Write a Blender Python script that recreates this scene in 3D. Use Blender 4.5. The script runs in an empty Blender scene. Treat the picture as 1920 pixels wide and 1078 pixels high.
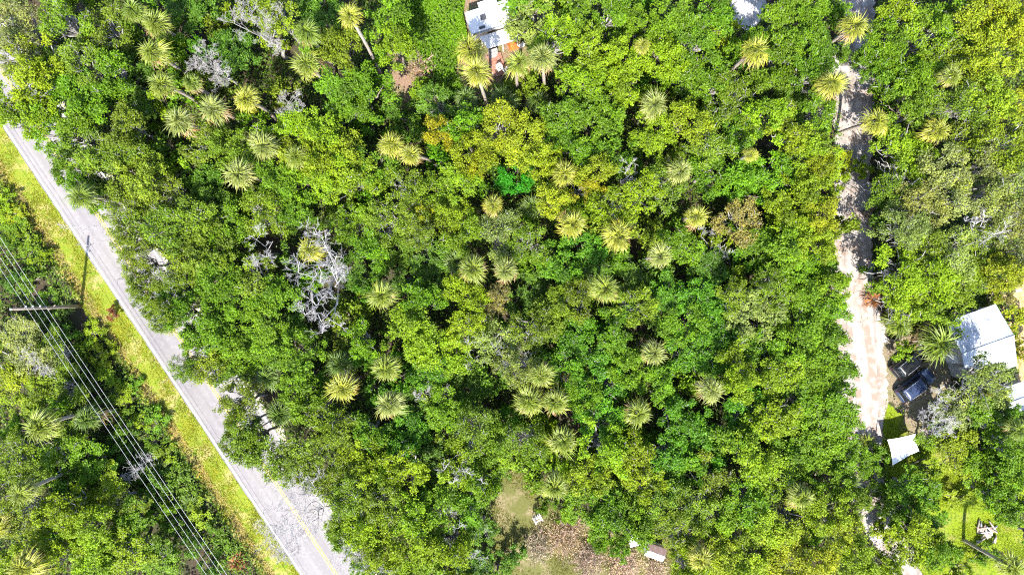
import bpy, math, random
import numpy as np
from mathutils import Vector, Matrix, Quaternion

# ------------------------------------------------------------------ camera, sky, sun, exposure
SC = bpy.context.scene
COL = SC.collection
H = 76.0                       # flying height of the camera above the ground, metres
S = 1920.0 / (1.5 * H)         # photograph pixels per metre on the ground
cam_d = bpy.data.cameras.new('camera'); cam_d.lens = 24.0; cam_d.sensor_width = 36.0
cam_d.clip_start = 0.5; cam_d.clip_end = 4000.0
cam = bpy.data.objects.new('camera', cam_d); COL.objects.link(cam)
cam.location = (0, 0, H); cam.rotation_euler = (0, 0, 0); SC.camera = cam

SUN_EL = math.radians(54.0)
sx, sy = 0.10, 1.0             # the way shadows run on the ground
n_ = math.hypot(sx, sy); sx, sy = sx / n_, sy / n_
W = bpy.data.worlds.new('World'); SC.world = W; W.use_nodes = True
nt = W.node_tree; nt.nodes.clear()
sky = nt.nodes.new('ShaderNodeTexSky'); sky.sky_type = 'NISHITA'; sky.sun_disc = False
sky.sun_elevation = SUN_EL; sky.sun_rotation = math.atan2(-sx, -sy)
sky.air_density = 1.0; sky.dust_density = 1.0; sky.ozone_density = 1.0
bg = nt.nodes.new('ShaderNodeBackground'); bg.inputs['Strength'].default_value = 0.15
wo = nt.nodes.new('ShaderNodeOutputWorld')
nt.links.new(sky.outputs[0], bg.inputs[0]); nt.links.new(bg.outputs[0], wo.inputs[0])
sun_d = bpy.data.lights.new('sun', 'SUN'); sun_d.energy = 5.0; sun_d.angle = math.radians(0.53)
sun_d.color = (1.0, 0.95, 0.86)
sun = bpy.data.objects.new('sun', sun_d); COL.objects.link(sun)
sun.location = (0, -60, 90)
sun.rotation_euler = Vector((sx * math.cos(SUN_EL), sy * math.cos(SUN_EL), -math.sin(SUN_EL))).to_track_quat('-Z', 'Y').to_euler()
SC.view_settings.view_transform = 'Standard'
try: SC.view_settings.look = 'None'
except Exception: pass
SC.view_settings.gamma = 1.0; SC.view_settings.use_curve_mapping = False
SC.view_settings.exposure = 1.55
SC.render.engine = 'CYCLES'
SC.cycles.max_bounces = 4; SC.cycles.diffuse_bounces = 3; SC.cycles.glossy_bounces = 2
SC.cycles.transmission_bounces = 4; SC.cycles.use_denoising = False
SC.cycles.pixel_filter_type = 'BLACKMAN_HARRIS'; SC.cycles.filter_width = 1.15
SC.cycles.sample_clamp_indirect = 6.0
SC.cycles.use_adaptive_sampling = True; SC.cycles.adaptive_threshold = 0.025

RNG = np.random.default_rng(11)
random.seed(5)

def P(u, v, h=0.0):
    k = (H - h) / H / S
    return Vector(((u - 960.0) * k, -(v - 539.0) * k, h))

# ------------------------------------------------------------------ object helpers
def link(o, parent=None):
    COL.objects.link(o)
    if parent is not None: o.parent = parent
    return o
def empty(name, loc=(0, 0, 0), rz=0.0, scale=(1, 1, 1)):
    o = bpy.data.objects.new(name, None); COL.objects.link(o)
    o.empty_display_size = 0.3
    o.location = loc; o.rotation_euler = (0, 0, rz); o.scale = scale
    return o
def tag(o, label=None, cat=None, group=None, kind=None):
    if label: o['label'] = label
    if cat: o['category'] = cat
    if group: o['group'] = group
    if kind: o['kind'] = kind
    return o
def mobj(name, me, parent=None, loc=None, rot=None, color=None):
    o = bpy.data.objects.new(name, me); link(o, parent)
    if loc is not None: o.location = loc
    if rot is not None: o.rotation_euler = rot
    if color is not None: o.color = color
    return o

class MB:
    """collects vertices and faces for one mesh"""
    def __init__(self): self.v = []; self.f = []; self.m = []
    def add(self, vs, fs, m=0):
        o = len(self.v); self.v.extend(tuple(x) for x in vs)
        self.f.extend(tuple(i + o for i in f) for f in fs); self.m.extend([m] * len(fs))
        return self
    def box(self, c, d, rz=0.0, m=0, bev=0.0):
        hx, hy, hz = d[0] / 2, d[1] / 2, d[2] / 2
        cr, sr = math.cos(rz), math.sin(rz)
        def T(x, y, z): return (c[0] + x * cr - y * sr, c[1] + x * sr + y * cr, c[2] + z)
        if bev <= 0:
            vs = [T(x, y, z) for z in (-hz, hz) for (x, y) in ((-hx, -hy), (hx, -hy), (hx, hy), (-hx, hy))]
            fs = [(3, 2, 1, 0), (4, 5, 6, 7), (0, 1, 5, 4), (1, 2, 6, 5), (2, 3, 7, 6), (3, 0, 4, 7)]
        else:
            b = bev
            rings = []
            for z, i in ((-hz, b), (-hz + b, 0), (hz - b, 0), (hz, b)):
                X, Y = hx - i, hy - i
                rings.append([T(x, y, z) for (x, y) in ((-X + b, -Y), (X - b, -Y), (X, -Y + b), (X, Y - b), (X - b, Y), (-X + b, Y), (-X, Y - b), (-X, -Y + b))])
            vs = [p for r in rings for p in r]; fs = [tuple(range(7, -1, -1)), tuple(range(24, 32))]
            for k in range(3):
                for j in range(8):
                    fs.append((k * 8 + j, k * 8 + (j + 1) % 8, k * 8 + 8 + (j + 1) % 8, k * 8 + 8 + j))
        return self.add(vs, fs, m)
    def tube(self, pts, rad, n=6, m=0, cap=True):
        pts = [Vector(p) for p in pts]; vs = []; fs = []
        t = (pts[1] - pts[0]).normalized()
        u = t.orthogonal().normalized()
        for i, p in enumerate(pts):
            t = (pts[min(i + 1, len(pts) - 1)] - pts[max(i - 1, 0)])
            if t.length < 1e-9: t = Vector((0, 0, 1))
            t.normalize()
            u = (u - t * u.dot(t))
            if u.length < 1e-6: u = t.orthogonal()
            u.normalize(); w = t.cross(u)
            r = rad[i] if hasattr(rad, '__len__') else rad
            for k in range(n):
                a = 2 * math.pi * k / n
                vs.append(p + (u * math.cos(a) + w * math.sin(a)) * r)
        for i in range(len(pts) - 1):
            for k in range(n):
                fs.append((i * n + k, i * n + (k + 1) % n, (i + 1) * n + (k + 1) % n, (i + 1) * n + k))
        if cap:
            fs.append(tuple(range(n - 1, -1, -1))); fs.append(tuple(range((len(pts) - 1) * n, len(pts) * n)))
        return self.add(vs, fs, m)
    def mesh(self, name, mats, smooth=False):
        me = bpy.data.meshes.new(name)
        me.from_pydata(self.v, [], self.f)
        for x in (mats if isinstance(mats, (list, tuple)) else [mats]): me.materials.append(x)
        if len(me.materials) > 1: me.polygons.foreach_set('material_index', self.m)
        if smooth: me.polygons.foreach_set('use_smooth', [True] * len(me.polygons))
        me.update(); return me
    def build(self, name, mats, parent=None, smooth=False, loc=None, rot=None):
        return mobj(name, self.mesh(name, mats, smooth), parent, loc, rot)

def np_mesh(name, V, F, mat, var=None, smooth=False):
    """V (n,3), F (m,3) triangles, var (m,) a shade number for every face"""
    me = bpy.data.meshes.new(name)
    V = np.ascontiguousarray(V, dtype=np.float32); F = np.ascontiguousarray(F, dtype=np.int32)
    me.vertices.add(len(V)); me.vertices.foreach_set('co', V.ravel())
    me.loops.add(F.size); me.loops.foreach_set('vertex_index', F.ravel())
    me.polygons.add(len(F)); me.polygons.foreach_set('loop_start', np.arange(0, F.size, 3, dtype=np.int32))
    try: me.polygons.foreach_set('loop_total', np.full(len(F), 3, dtype=np.int32))
    except Exception: pass
    if smooth: me.polygons.foreach_set('use_smooth', np.ones(len(F), dtype=bool))
    me.materials.append(mat)
    if var is not None:
        a = me.attributes.new('shade', 'FLOAT', 'FACE'); a.data.foreach_set('value', np.ascontiguousarray(var, dtype=np.float32))
    me.update(calc_edges=True)
    return me

def unit(a):
    return a / np.maximum(np.linalg.norm(a, axis=-1, keepdims=True), 1e-9)
def leaf_arrays(C, A, N, L, Wd, fold=0.25, var=None):
    """one folded leaf (two triangles) for every centre C, along A, facing N"""
    A = unit(A); N = unit(N - A * (N * A).sum(1, keepdims=True)); B = np.cross(N, A)
    L = L[:, None]; Wd = Wd[:, None]
    b = C - A * L * 0.5; t = C + A * L * 0.5
    l = C + B * Wd * 0.5 + N * Wd * fold; r = C - B * Wd * 0.5 + N * Wd * fold
    V = np.stack([b, l, t, r], 1).reshape(-1, 3)
    k = np.arange(len(C))[:, None] * 4
    F = np.concatenate([k + np.array([[0, 2, 1]]), k + np.array([[0, 3, 2]])], 1).reshape(-1, 3)
    sv = None if var is None else np.repeat(var, 2)
    return V, F, sv

# ------------------------------------------------------------------ materials
MATS = {}
def mat(name, base=(0.5, 0.5, 0.5), rough=0.8, spec=0.3, metal=0.0, noise=None, bump=None, coat=0.0):
    """noise: list of (scale, detail, other colour, low, high) mixed over the base"""
    if name in MATS: return MATS[name]
    m = bpy.data.materials.new(name); m.use_nodes = True; t = m.node_tree; b = t.nodes['Principled BSDF']
    b.inputs['Roughness'].default_value = rough; b.inputs['Specular IOR Level'].default_value = spec
    b.inputs['Metallic'].default_value = metal; b.inputs['Coat Weight'].default_value = coat
    col = None
    geo = t.nodes.new('ShaderNodeNewGeometry')
    if noise:
        col = t.nodes.new('ShaderNodeRGB'); col.outputs[0].default_value = (*base, 1); col = col.outputs[0]
        for (sc, de, oc, lo, hi) in noise:
            nz = t.nodes.new('ShaderNodeTexNoise'); nz.inputs['Scale'].default_value = sc; nz.inputs['Detail'].default_value = de
            t.links.new(geo.outputs['Position'], nz.inputs['Vector'])
            rp = t.nodes.new('ShaderNodeMapRange'); rp.inputs['From Min'].default_value = lo; rp.inputs['From Max'].default_value = hi
            t.links.new(nz.outputs[0], rp.inputs['Value'])
            mx = t.nodes.new('ShaderNodeMix'); mx.data_type = 'RGBA'
            t.links.new(rp.outputs[0], mx.inputs['Factor']); t.links.new(col, mx.inputs['A']); mx.inputs['B'].default_value = (*oc, 1)
            col = mx.outputs['Result']
        t.links.new(col, b.inputs['Base Color'])
    else: b.inputs['Base Color'].default_value = (*base, 1)
    if bump:
        nz = t.nodes.new('ShaderNodeTexNoise'); nz.inputs['Scale'].default_value = bump[0]; nz.inputs['Detail'].default_value = 6
        t.links.new(geo.outputs['Position'], nz.inputs['Vector'])
        bp = t.nodes.new('ShaderNodeBump'); bp.inputs['Strength'].default_value = bump[1]; bp.inputs['Distance'].default_value = bump[2]
        t.links.new(nz.outputs[0], bp.inputs['Height']); t.links.new(bp.outputs[0], b.inputs['Normal'])
    MATS[name] = m; return m

def leaf_mat(name, trans=0.3, rough=0.5, spread=0.55, spec=0.35, tint=(1.14, 1.07, 0.65)):
    """leaf colour comes from the object's own colour, varied leaf by leaf"""
    m = bpy.data.materials.new(name); m.use_nodes = True; t = m.node_tree; b = t.nodes['Principled BSDF']
    out = t.nodes['Material Output']
    oi = t.nodes.new('ShaderNodeObjectInfo'); at = t.nodes.new('ShaderNodeAttribute'); at.attribute_name = 'shade'
    mr = t.nodes.new('ShaderNodeMapRange'); mr.inputs['To Min'].default_value = 1 - spread; mr.inputs['To Max'].default_value = 1 + spread
    t.links.new(at.outputs['Fac'], mr.inputs['Value'])
    vm = t.nodes.new('ShaderNodeVectorMath'); vm.operation = 'SCALE'
    t.links.new(oi.outputs['Color'], vm.inputs[0]); t.links.new(mr.outputs[0], vm.inputs['Scale'])
    vt = t.nodes.new('ShaderNodeVectorMath'); vt.operation = 'MULTIPLY'; vt.inputs[1].default_value = tint
    t.links.new(vm.outputs[0], vt.inputs[0])
    mx = t.nodes.new('ShaderNodeMix'); mx.data_type = 'RGBA'
    pw = t.nodes.new('ShaderNodeMath'); pw.operation = 'POWER'; pw.inputs[1].default_value = 2.0
    t.links.new(at.outputs['Fac'], pw.inputs[0])
    t.links.new(pw.outputs[0], mx.inputs['Factor']); t.links.new(vm.outputs[0], mx.inputs['A']); t.links.new(vt.outputs[0], mx.inputs['B'])
    t.links.new(mx.outputs['Result'], b.inputs['Base Color'])
    b.inputs['Roughness'].default_value = rough; b.inputs['Specular IOR Level'].default_value = spec
    tr = t.nodes.new('ShaderNodeBsdfTranslucent'); t.links.new(mx.outputs['Result'], tr.inputs['Color'])
    ms = t.nodes.new('ShaderNodeMixShader'); ms.inputs[0].default_value = trans
    t.links.new(b.outputs[0], ms.inputs[1]); t.links.new(tr.outputs[0], ms.inputs[2]); t.links.new(ms.outputs[0], out.inputs['Surface'])
    return m

M_LEAF = leaf_mat('leaf_surface', trans=0.33, spread=0.5, spec=0.22, rough=0.5)
M_FROND = leaf_mat('frond_surface', trans=0.22, rough=0.45, spread=0.4, spec=0.45, tint=(1.15, 1.05, 0.8))
M_GRASS = leaf_mat('grass_blade', trans=0.25, rough=0.7, spread=0.45, spec=0.15, tint=(1.3, 1.05, 0.7))
M_BARK = mat('bark', (0.20, 0.17, 0.14), 0.95, 0.1, noise=[(6, 5, (0.10, 0.085, 0.07), 0.45, 0.62), (2.5, 3, (0.30, 0.28, 0.25), 0.55, 0.7)], bump=(14, 0.6, 0.03))
M_PALMBARK = mat('palm_bark', (0.33, 0.29, 0.25), 0.95, 0.1, noise=[(9, 4, (0.19, 0.16, 0.13), 0.45, 0.65)], bump=(16, 0.5, 0.02))
M_DEAD = mat('bleached_wood', (0.38, 0.365, 0.37), 0.9, 0.15, noise=[(3, 4, (0.24, 0.225, 0.225), 0.5, 0.66)])
M_TWIG = mat('grey_twig', (0.33, 0.315, 0.305), 0.9, 0.1, noise=[(4, 4, (0.2, 0.18, 0.16), 0.5, 0.7)])
M_BROWNTWIG = mat('brown_twig', (0.33, 0.24, 0.19), 0.9, 0.1, noise=[(4, 4, (0.22, 0.15, 0.11), 0.45, 0.7)])

# ------------------------------------------------------------------ the ground
def in_poly(x, y, poly):
    x = np.asarray(x, float); y = np.asarray(y, float); r = np.zeros(x.shape, bool); n = len(poly)
    for i in range(n):
        x1, y1 = poly[i]; x2, y2 = poly[(i + 1) % n]
        c = ((y1 > y) != (y2 > y)) & (x < (x2 - x1) * (y - y1) / ((y2 - y1) if y2 != y1 else 1e-9) + x1)
        r ^= c
    return r
def densify(poly, step=14.0, amp=3.0, seed=0):
    r = random.Random(seed); out = []
    n = len(poly)
    for i in range(n):
        a, b = poly[i], poly[(i + 1) % n]; d = math.hypot(b[0] - a[0], b[1] - a[1]); k = max(1, int(d / step))
        for j in range(k):
            t = j / k; out.append((a[0] + (b[0] - a[0]) * t + r.uniform(-amp, amp), a[1] + (b[1] - a[1]) * t + r.uniform(-amp, amp)))
    return out
def sheet(name, poly, z, m, amp=3.0, seed=1, step=14.0):
    pts = densify(poly, step, amp, seed) if amp > 0 else poly
    mb = MB(); vs = []
    for (u, v) in pts:
        p = P(u, v); vs.append((p.x, p.y, z))
    mb.add(vs, [tuple(range(len(vs)))])
    me = mb.mesh(name, m)
    if me.polygons[0].normal.z < 0: me.flip_normals()
    o = mobj(name, me); tag(o, kind='structure'); return o

M_LITTER = mat('leaf_litter', (0.050, 0.038, 0.026), 0.95, 0.1, noise=[(0.35, 4, (0.05, 0.055, 0.025), 0.45, 0.6), (3.5, 6, (0.10, 0.078, 0.055), 0.52, 0.7), (14, 3, (0.03, 0.024, 0.018), 0.5, 0.65)], bump=(9, 0.8, 0.08))
g = MB(); R_ = 1800.0
g.add([(-R_, -R_, 0), (R_, -R_, 0), (R_, R_, 0), (-R_, R_, 0)], [(0, 1, 2, 3)])
tag(g.build('ground', M_LITTER), kind='structure')

# paved road: the left edge line runs u = 3 + 0.6655 (v - 232)
RD = Vector((0.554, 0.8325)); RN = Vector((0.8325, -0.554)); R0 = Vector((3.0, 232.0))
def roadpt(along, off):       # pixels on the ground
    q = R0 + RD * along + RN * off; return (q.x, q.y)
M_ASPH = mat('worn_asphalt', (0.198, 0.187, 0.186), 0.9, 0.2, noise=[(0.22, 3, (0.185, 0.174, 0.182), 0.42, 0.62), (2.2, 5, (0.225, 0.212, 0.218), 0.5, 0.72), (16, 3, (0.16, 0.15, 0.16), 0.55, 0.75)], bump=(40, 0.25, 0.01))
M_WLINE = mat('white_line_paint', (0.62, 0.62, 0.62), 0.7, 0.3, noise=[(7, 5, (0.36, 0.35, 0.35), 0.56, 0.7)])
M_YLINE = mat('yellow_line_paint', (0.52, 0.36, 0.07), 0.75, 0.3, noise=[(6, 5, (0.33, 0.28, 0.19), 0.5, 0.66)])
def strip(name, a0, a1, o0, o1, z, m, parent=None, seg=80, wob=0.0, seed=0):
    r = random.Random(seed); mb = MB(); vs = []
    for i in range(seg + 1):
        a = a0 + (a1 - a0) * i / seg
        for o in (o1, o0):
            q = roadpt(a, o + r.uniform(-wob, wob)); p = P(*q); vs.append((p.x, p.y, z))
    mb.add(vs, [(2 * i, 2 * i + 1, 2 * i + 3, 2 * i + 2) for i in range(seg)])
    me = mb.mesh(name, m)
    if me.polygons[0].normal.z < 0: me.flip_normals()
    return mobj(name, me, parent)
M_SANDSH = mat('sandy_shoulder', (0.34, 0.30, 0.25), 0.95, 0.1, noise=[(1.2, 5, (0.20, 0.17, 0.10), 0.48, 0.64), (9, 4, (0.42, 0.38, 0.32), 0.5, 0.7)], bump=(12, 0.6, 0.03))
M_VERGE = mat('verge_turf', (0.18, 0.205, 0.022), 0.95, 0.1, noise=[(0.35, 5, (0.31, 0.25, 0.10), 0.47, 0.60), (1.6, 5, (0.13, 0.19, 0.015), 0.5, 0.62), (6, 5, (0.09, 0.14, 0.015), 0.48, 0.66)], bump=(18, 0.8, 0.05))
tag(strip('verge', -1500, 2600, -66, 4, 0.004, M_VERGE, wob=6, seg=260, seed=2), kind='structure')
tag(strip('sandy_shoulder', -1500, 2600, 100, 119, 0.006, M_SANDSH, wob=5, seg=260, seed=3), kind='structure')
def wheel_tracks(m, ang, amount):
    t = m.node_tree; b = t.nodes['Principled BSDF']; src = b.inputs['Base Color'].links[0].from_socket
    geo = t.nodes.new('ShaderNodeNewGeometry'); mp = t.nodes.new('ShaderNodeMapping'); mp.vector_type = 'TEXTURE'
    mp.inputs['Rotation'].default_value = (0, 0, ang); mp.inputs['Scale'].default_value = (22.0, 0.75, 1.0)
    nz = t.nodes.new('ShaderNodeTexNoise'); nz.inputs['Scale'].default_value = 1.0; nz.inputs['Detail'].default_value = 3
    t.links.new(geo.outputs['Position'], mp.inputs['Vector']); t.links.new(mp.outputs[0], nz.inputs['Vector'])
    mr = t.nodes.new('ShaderNodeMapRange'); mr.inputs['From Min'].default_value = 0.35; mr.inputs['From Max'].default_value = 0.65
    mr.inputs['To Min'].default_value = 1 - amount; mr.inputs['To Max'].default_value = 1 + amount * 0.6
    t.links.new(nz.outputs[0], mr.inputs['Value'])
    vm = t.nodes.new('ShaderNodeVectorMath'); vm.operation = 'SCALE'
    t.links.new(src, vm.inputs[0]); t.links.new(mr.outputs[0], vm.inputs['Scale']); t.links.new(vm.outputs[0], b.inputs['Base Color'])
wheel_tracks(M_ASPH, math.atan2(-RD.y, RD.x), 0.14)
road = tag(strip('road', -1500, 2600, -3.0, 111, 0.012, M_ASPH, wob=0.8, seg=400, seed=4), kind='structure')
strip('edge_line', -1500, 2600, -0.4, 2.4, 0.016, M_WLINE, road, wob=0.25, seg=400, seed=5)
strip('edge_line', -1500, 2600, 104, 106.4, 0.016, M_WLINE, road, wob=0.25, seg=400, seed=6)
strip('centre_line', -1500, 2600, 51.5, 53.4, 0.016, M_YLINE, road, wob=0.15, seg=400, seed=7)
strip('centre_line', -1500, 2600, 55.8, 57.7, 0.016, M_YLINE, road, wob=0.15, seg=400, seed=8)

# sandy lane on the other side
LANE = [(1585, -80), (1645, -80), (1640, 0), (1634, 130), (1636, 200), (1632, 330), (1634, 420), (1636, 520), (1650, 590), (1668, 640), (1672, 720), (1660, 780),
        (1652, 830), (1655, 880), (1672, 960), (1712, 1040), (1750, 1130), (1690, 1130), (1660, 1060), (1625, 1000), (1596, 930), (1588, 870), (1585, 800), (1578, 720), (1565, 620), (1560, 540),
        (1560, 420), (1562, 330), (1564, 250), (1560, 150), (1572, 60)]
M_SAND = mat('lane_sand', (0.29, 0.265, 0.25), 0.95, 0.1, noise=[(0.35, 4, (0.23, 0.18, 0.15), 0.46, 0.62), (1.8, 5, (0.37, 0.345, 0.33), 0.5, 0.7), (10, 4, (0.36, 0.30, 0.25), 0.56, 0.74)], bump=(8, 0.5, 0.04))
lane = sheet('lane', LANE, 0.008, M_SAND, 4.5, 3, 8)
M_RUT = mat('lane_rut', (0.23, 0.18, 0.15), 0.95, 0.1, noise=[(0.9, 5, (0.31, 0.275, 0.255), 0.46, 0.6)])
def rut(pts, wpx, z):
    mb = MB(); vs = []; r = random.Random(len(pts))
    for (u, v) in pts:
        for s in (-1, 1):
            p = P(u + s * wpx / 2 + r.uniform(-1.5, 1.5), v); vs.append((p.x, p.y, z))
    mb.add(vs, [(2 * i, 2 * i + 1, 2 * i + 3, 2 * i + 2) for i in range(len(pts) - 1)])
    me = mb.mesh('wheel_rut', M_RUT)
    if me.polygons[0].normal.z < 0: me.flip_normals()
    return mobj('wheel_rut', me, lane)
wheel_tracks(M_SAND, math.radians(92), 0.25)
rut([(1618, 470), (1617, 520), (1619, 560), (1622, 600), (1630, 650), (1638, 700), (1641, 750), (1640, 800), (1638, 840)], 14, 0.012)
rut([(1590, 560), (1593, 610), (1600, 660), (1607, 710), (1612, 760), (1613, 820)], 9, 0.012)
DRIVE = [(1655, 640), (1700, 628), (1745, 640), (1790, 690), (1770, 770), (1735, 830), (1700, 812), (1690, 770), (1665, 745), (1660, 690)]
M_DIRT = mat('driveway_dirt', (0.16, 0.13, 0.085), 0.95, 0.1, noise=[(0.8, 5, (0.12, 0.12, 0.05), 0.46, 0.62), (5, 5, (0.25, 0.20, 0.15), 0.5, 0.7)], bump=(10, 0.6, 0.04))
sheet('driveway', DRIVE, 0.010, M_DIRT, 4.5, 5, 5)
M_LAWN = mat('lawn_turf', (0.15, 0.20, 0.012), 0.95, 0.1, noise=[(0.4, 5, (0.20, 0.17, 0.06), 0.52, 0.68), (4, 5, (0.06, 0.10, 0.01), 0.48, 0.66)], bump=(18, 0.8, 0.04))
LAWN = [(1660, 745), (1690, 775), (1715, 835), (1760, 840), (1820, 850), (1960, 850), (1960, 1130), (1750, 1130), (1712, 1030), (1676, 950), (1658, 880), (1652, 820)]
sheet('lawn', LAWN, 0.004, M_LAWN, 5, 6, 7)
M_YARD = mat('trailer_yard_soil', (0.17, 0.11, 0.075), 0.95, 0.1, noise=[(0.5, 4, (0.09, 0.10, 0.03), 0.46, 0.6), (6, 5, (0.27, 0.20, 0.15), 0.5, 0.7)], bump=(10, 0.7, 0.05))
YARD = [(720, 90), (760, 60), (770, -60), (1060, -60), (1040, 120), (980, 170), (900, 190), (850, 230), (780, 240), (730, 190)]
sheet('trailer_yard', YARD, 0.006, M_YARD, 5, 7)
M_CLEAR = mat('clearing_turf', (0.105, 0.105, 0.035), 0.95, 0.1, noise=[(0.45, 4, (0.19, 0.155, 0.09), 0.5, 0.62), (5, 5, (0.07, 0.085, 0.02), 0.5, 0.68)], bump=(14, 0.7, 0.04))
CLEAR = [(915, 870), (985, 862), (1010, 930), (1060, 960), (1130, 990), (1260, 1010), (1290, 1078), (1290, 1130), (900, 1130), (925, 1000), (920, 930)]
sheet('clearing', CLEAR, 0.005, M_CLEAR, 5, 8)
M_GAP = mat('pale_sand', (0.42, 0.40, 0.39), 0.95, 0.1, noise=[(0.8, 5, (0.3, 0.27, 0.25), 0.5, 0.66)])
GAP = [(1365, -60), (1430, -60), (1440, 20), (1405, 62), (1375, 40)]
sheet('sand_patch', GAP, 0.007, M_GAP, 4, 9)
HYARD = [(1830, 530), (1960, 520), (1960, 760), (1905, 760), (1880, 560)]
sheet('house_yard', HYARD, 0.007, mat('dry_yard_soil', (0.32, 0.22, 0.11), 0.95, 0.1, noise=[(0.9, 5, (0.16, 0.15, 0.04), 0.47, 0.62), (6, 4, (0.45, 0.37, 0.26), 0.52, 0.7)], bump=(10, 0.6, 0.04)), 4, 10)

# ------------------------------------------------------------------ vegetation masters
TONE = {'Y': (0.200, 0.265, 0.014), 'L': (0.160, 0.248, 0.010), 'G': (0.100, 0.195, 0.009), 'D': (0.072, 0.150, 0.012), 'O': (0.130, 0.200, 0.014),
        'P': (0.190, 0.238, 0.058), 'B': (0.074, 0.192, 0.009), 'A': (0.235, 0.262, 0.012), 'T': (0.205, 0.180, 0.050), 'E': (0.030, 0.210, 0.006), 'R': (0.210, 0.085, 0.035)}
TNAME = {'Y': 'yellow-green', 'L': 'lime-green', 'G': 'mid-green', 'D': 'dark green', 'O': 'olive', 'P': 'pale grey-green', 'B': 'emerald', 'A': 'golden', 'T': 'tan-brown', 'E': 'vivid green', 'R': 'rust-brown'}

CROWN_Z = 7.0
def make_crown(kind, seed, R=2.6, zc=CROWN_Z):
    r = np.random.default_rng(seed)
    if kind == 'broad': nl, nc, nlf, L0, spread_, cl = 25, 24, 12, 0.215, 0.14, 0.68
    elif kind == 'oak': nl, nc, nlf, L0, spread_, cl = 28, 22, 12, 0.17, 0.15, 0.64
    elif kind == 'vine': nl, nc, nlf, L0, spread_, cl = 26, 25, 12, 0.20, 0.15, 0.68
    else: nl, nc, nlf, L0, spread_, cl = 14, 18, 12, 0.21, 0.12, 0.64       # shrub
    # lobes on an uneven dome
    ang = r.uniform(0, 2 * np.pi, nl); rad = R * np.sqrt(r.uniform(0.0, 1.0, nl)) * r.uniform(0.72, 1.12, nl)
    el = r.uniform(0.78, 1.25); th = r.uniform(0, np.pi)
    lx = rad * np.cos(ang); ly = rad * np.sin(ang) * el
    lx, ly = lx * np.cos(th) - ly * np.sin(th), lx * np.sin(th) + ly * np.cos(th)
    lz = zc + 1.15 * (1 - (rad / R) ** 2) + r.normal(0, 0.5, nl)
    lr = r.uniform(0.45, 1.05, nl) * cl * R / 2.6
    lobes = np.stack([lx, ly, lz], 1)
    C, A, N, Ls, Ws, Vr = [], [], [], [], [], []
    for i in range(nl):
        tone = r.normal(0.5, 0.13)
        k = int(nc * (lr[i] / 0.75) ** 1.6) + 4
        d = unit(r.normal(0, 1, (k, 3)) + np.array([0, 0, 0.55]))
        cc = lobes[i] + d * lr[i] * r.uniform(0.6, 1.15, (k, 1)) * np.array([1.1, 1.1, 0.85])
        for j in range(k):
            m = int(nlf * r.uniform(0.6, 1.35))
            off = r.normal(0, spread_, (m, 3)) * np.array([1, 1, 0.75])
            C.append(cc[j] + off)
            A.append(d[j] * 0.5 + r.normal(0, 0.7, (m, 3)) * np.array([1, 1, 0.6]))
            N.append(d[j] * 0.5 + np.array([0, 0, 0.9]) + r.normal(0, 0.45, (m, 3)))
            s = L0 * r.uniform(0.65, 1.35, m); Ls.append(s); Ws.append(s * r.uniform(0.5, 0.75, m))
            Vr.append(np.clip(tone + r.normal(0, 0.15) + r.normal(0, 0.13, m), 0, 1))
    C, A, N = (np.concatenate(x) for x in (C, A, N)); Ls, Ws, Vr = (np.concatenate(x) for x in (Ls, Ws, Vr))
    V, F, sv = leaf_arrays(C, A, N, Ls, Ws, 0.22, Vr)
    return np_mesh('crown_' + kind, V, F, M_LEAF, sv), lobes, lr

def bent(a, b, n, amp, r):
    a = Vector(a); b = Vector(b); L = (b - a).length; out = [a]
    for i in range(1, n):
        t = i / n
        out.append(a.lerp(b, t) + Vector((r.uniform(-1, 1), r.uniform(-1, 1), r.uniform(-0.6, 0.6))) * amp * L)
    out.append(b); return out
def make_trunk(lobes, lr, seed, twig=0, zc=CROWN_Z, m=None):
    r = random.Random(seed); mb = MB()
    fork = Vector((r.uniform(-0.3, 0.3), r.uniform(-0.3, 0.3), zc * 0.55))
    mb.tube(bent((0, 0, -0.15), fork, 4, 0.03, r), [0.24, 0.2, 0.18, 0.16, 0.15], 7)
    for i, l in enumerate(lobes):
        if i % 2 == 0 or twig:
            end = Vector(l) + Vector((0, 0, float(lr[i]) * (0.35 if twig else 0.0)))
            pts = bent(fork - Vector((0, 0, 0.3)), end, 5, 0.07, r)
            mb.tube(pts, [0.12, 0.10, 0.08, 0.06, 0.045, 0.03], 5, cap=False)
            for k in range(twig):
                d = Vector((r.uniform(-1, 1), r.uniform(-1, 1), r.uniform(0.15, 0.9))).normalized()
                s0 = pts[-1 - r.randint(0, 2)]
                q = bent(s0, s0 + d * float(lr[i]) * r.uniform(0.9, 1.5), 3, 0.14, r)
                mb.tube(q, [0.03, 0.024, 0.018, 0.01], 3, cap=False)
    return mb.mesh('trunk', m or (M_TWIG if twig else M_BARK), smooth=True)

VAR = {}
for kind, n in (('broad', 11), ('oak', 9), ('vine', 7), ('shrub', 6)):
    VAR[kind] = []
    for i in range(n):
        zc = CROWN_Z if kind != 'shrub' else 1.35
        me, lo, lr = make_crown(kind, 100 * len(kind) + 7 * i + 3, R=2.6 if kind != 'shrub' else 1.5, zc=zc)
        tm = make_trunk(lo, lr, i + 40 * len(kind), twig={'broad': (0, 2, 3)[i % 3], 'oak': (5, 3)[i % 2], 'vine': (0, 1)[i % 2], 'shrub': 0}[kind], zc=zc)
        VAR[kind].append((me, tm))

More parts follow.
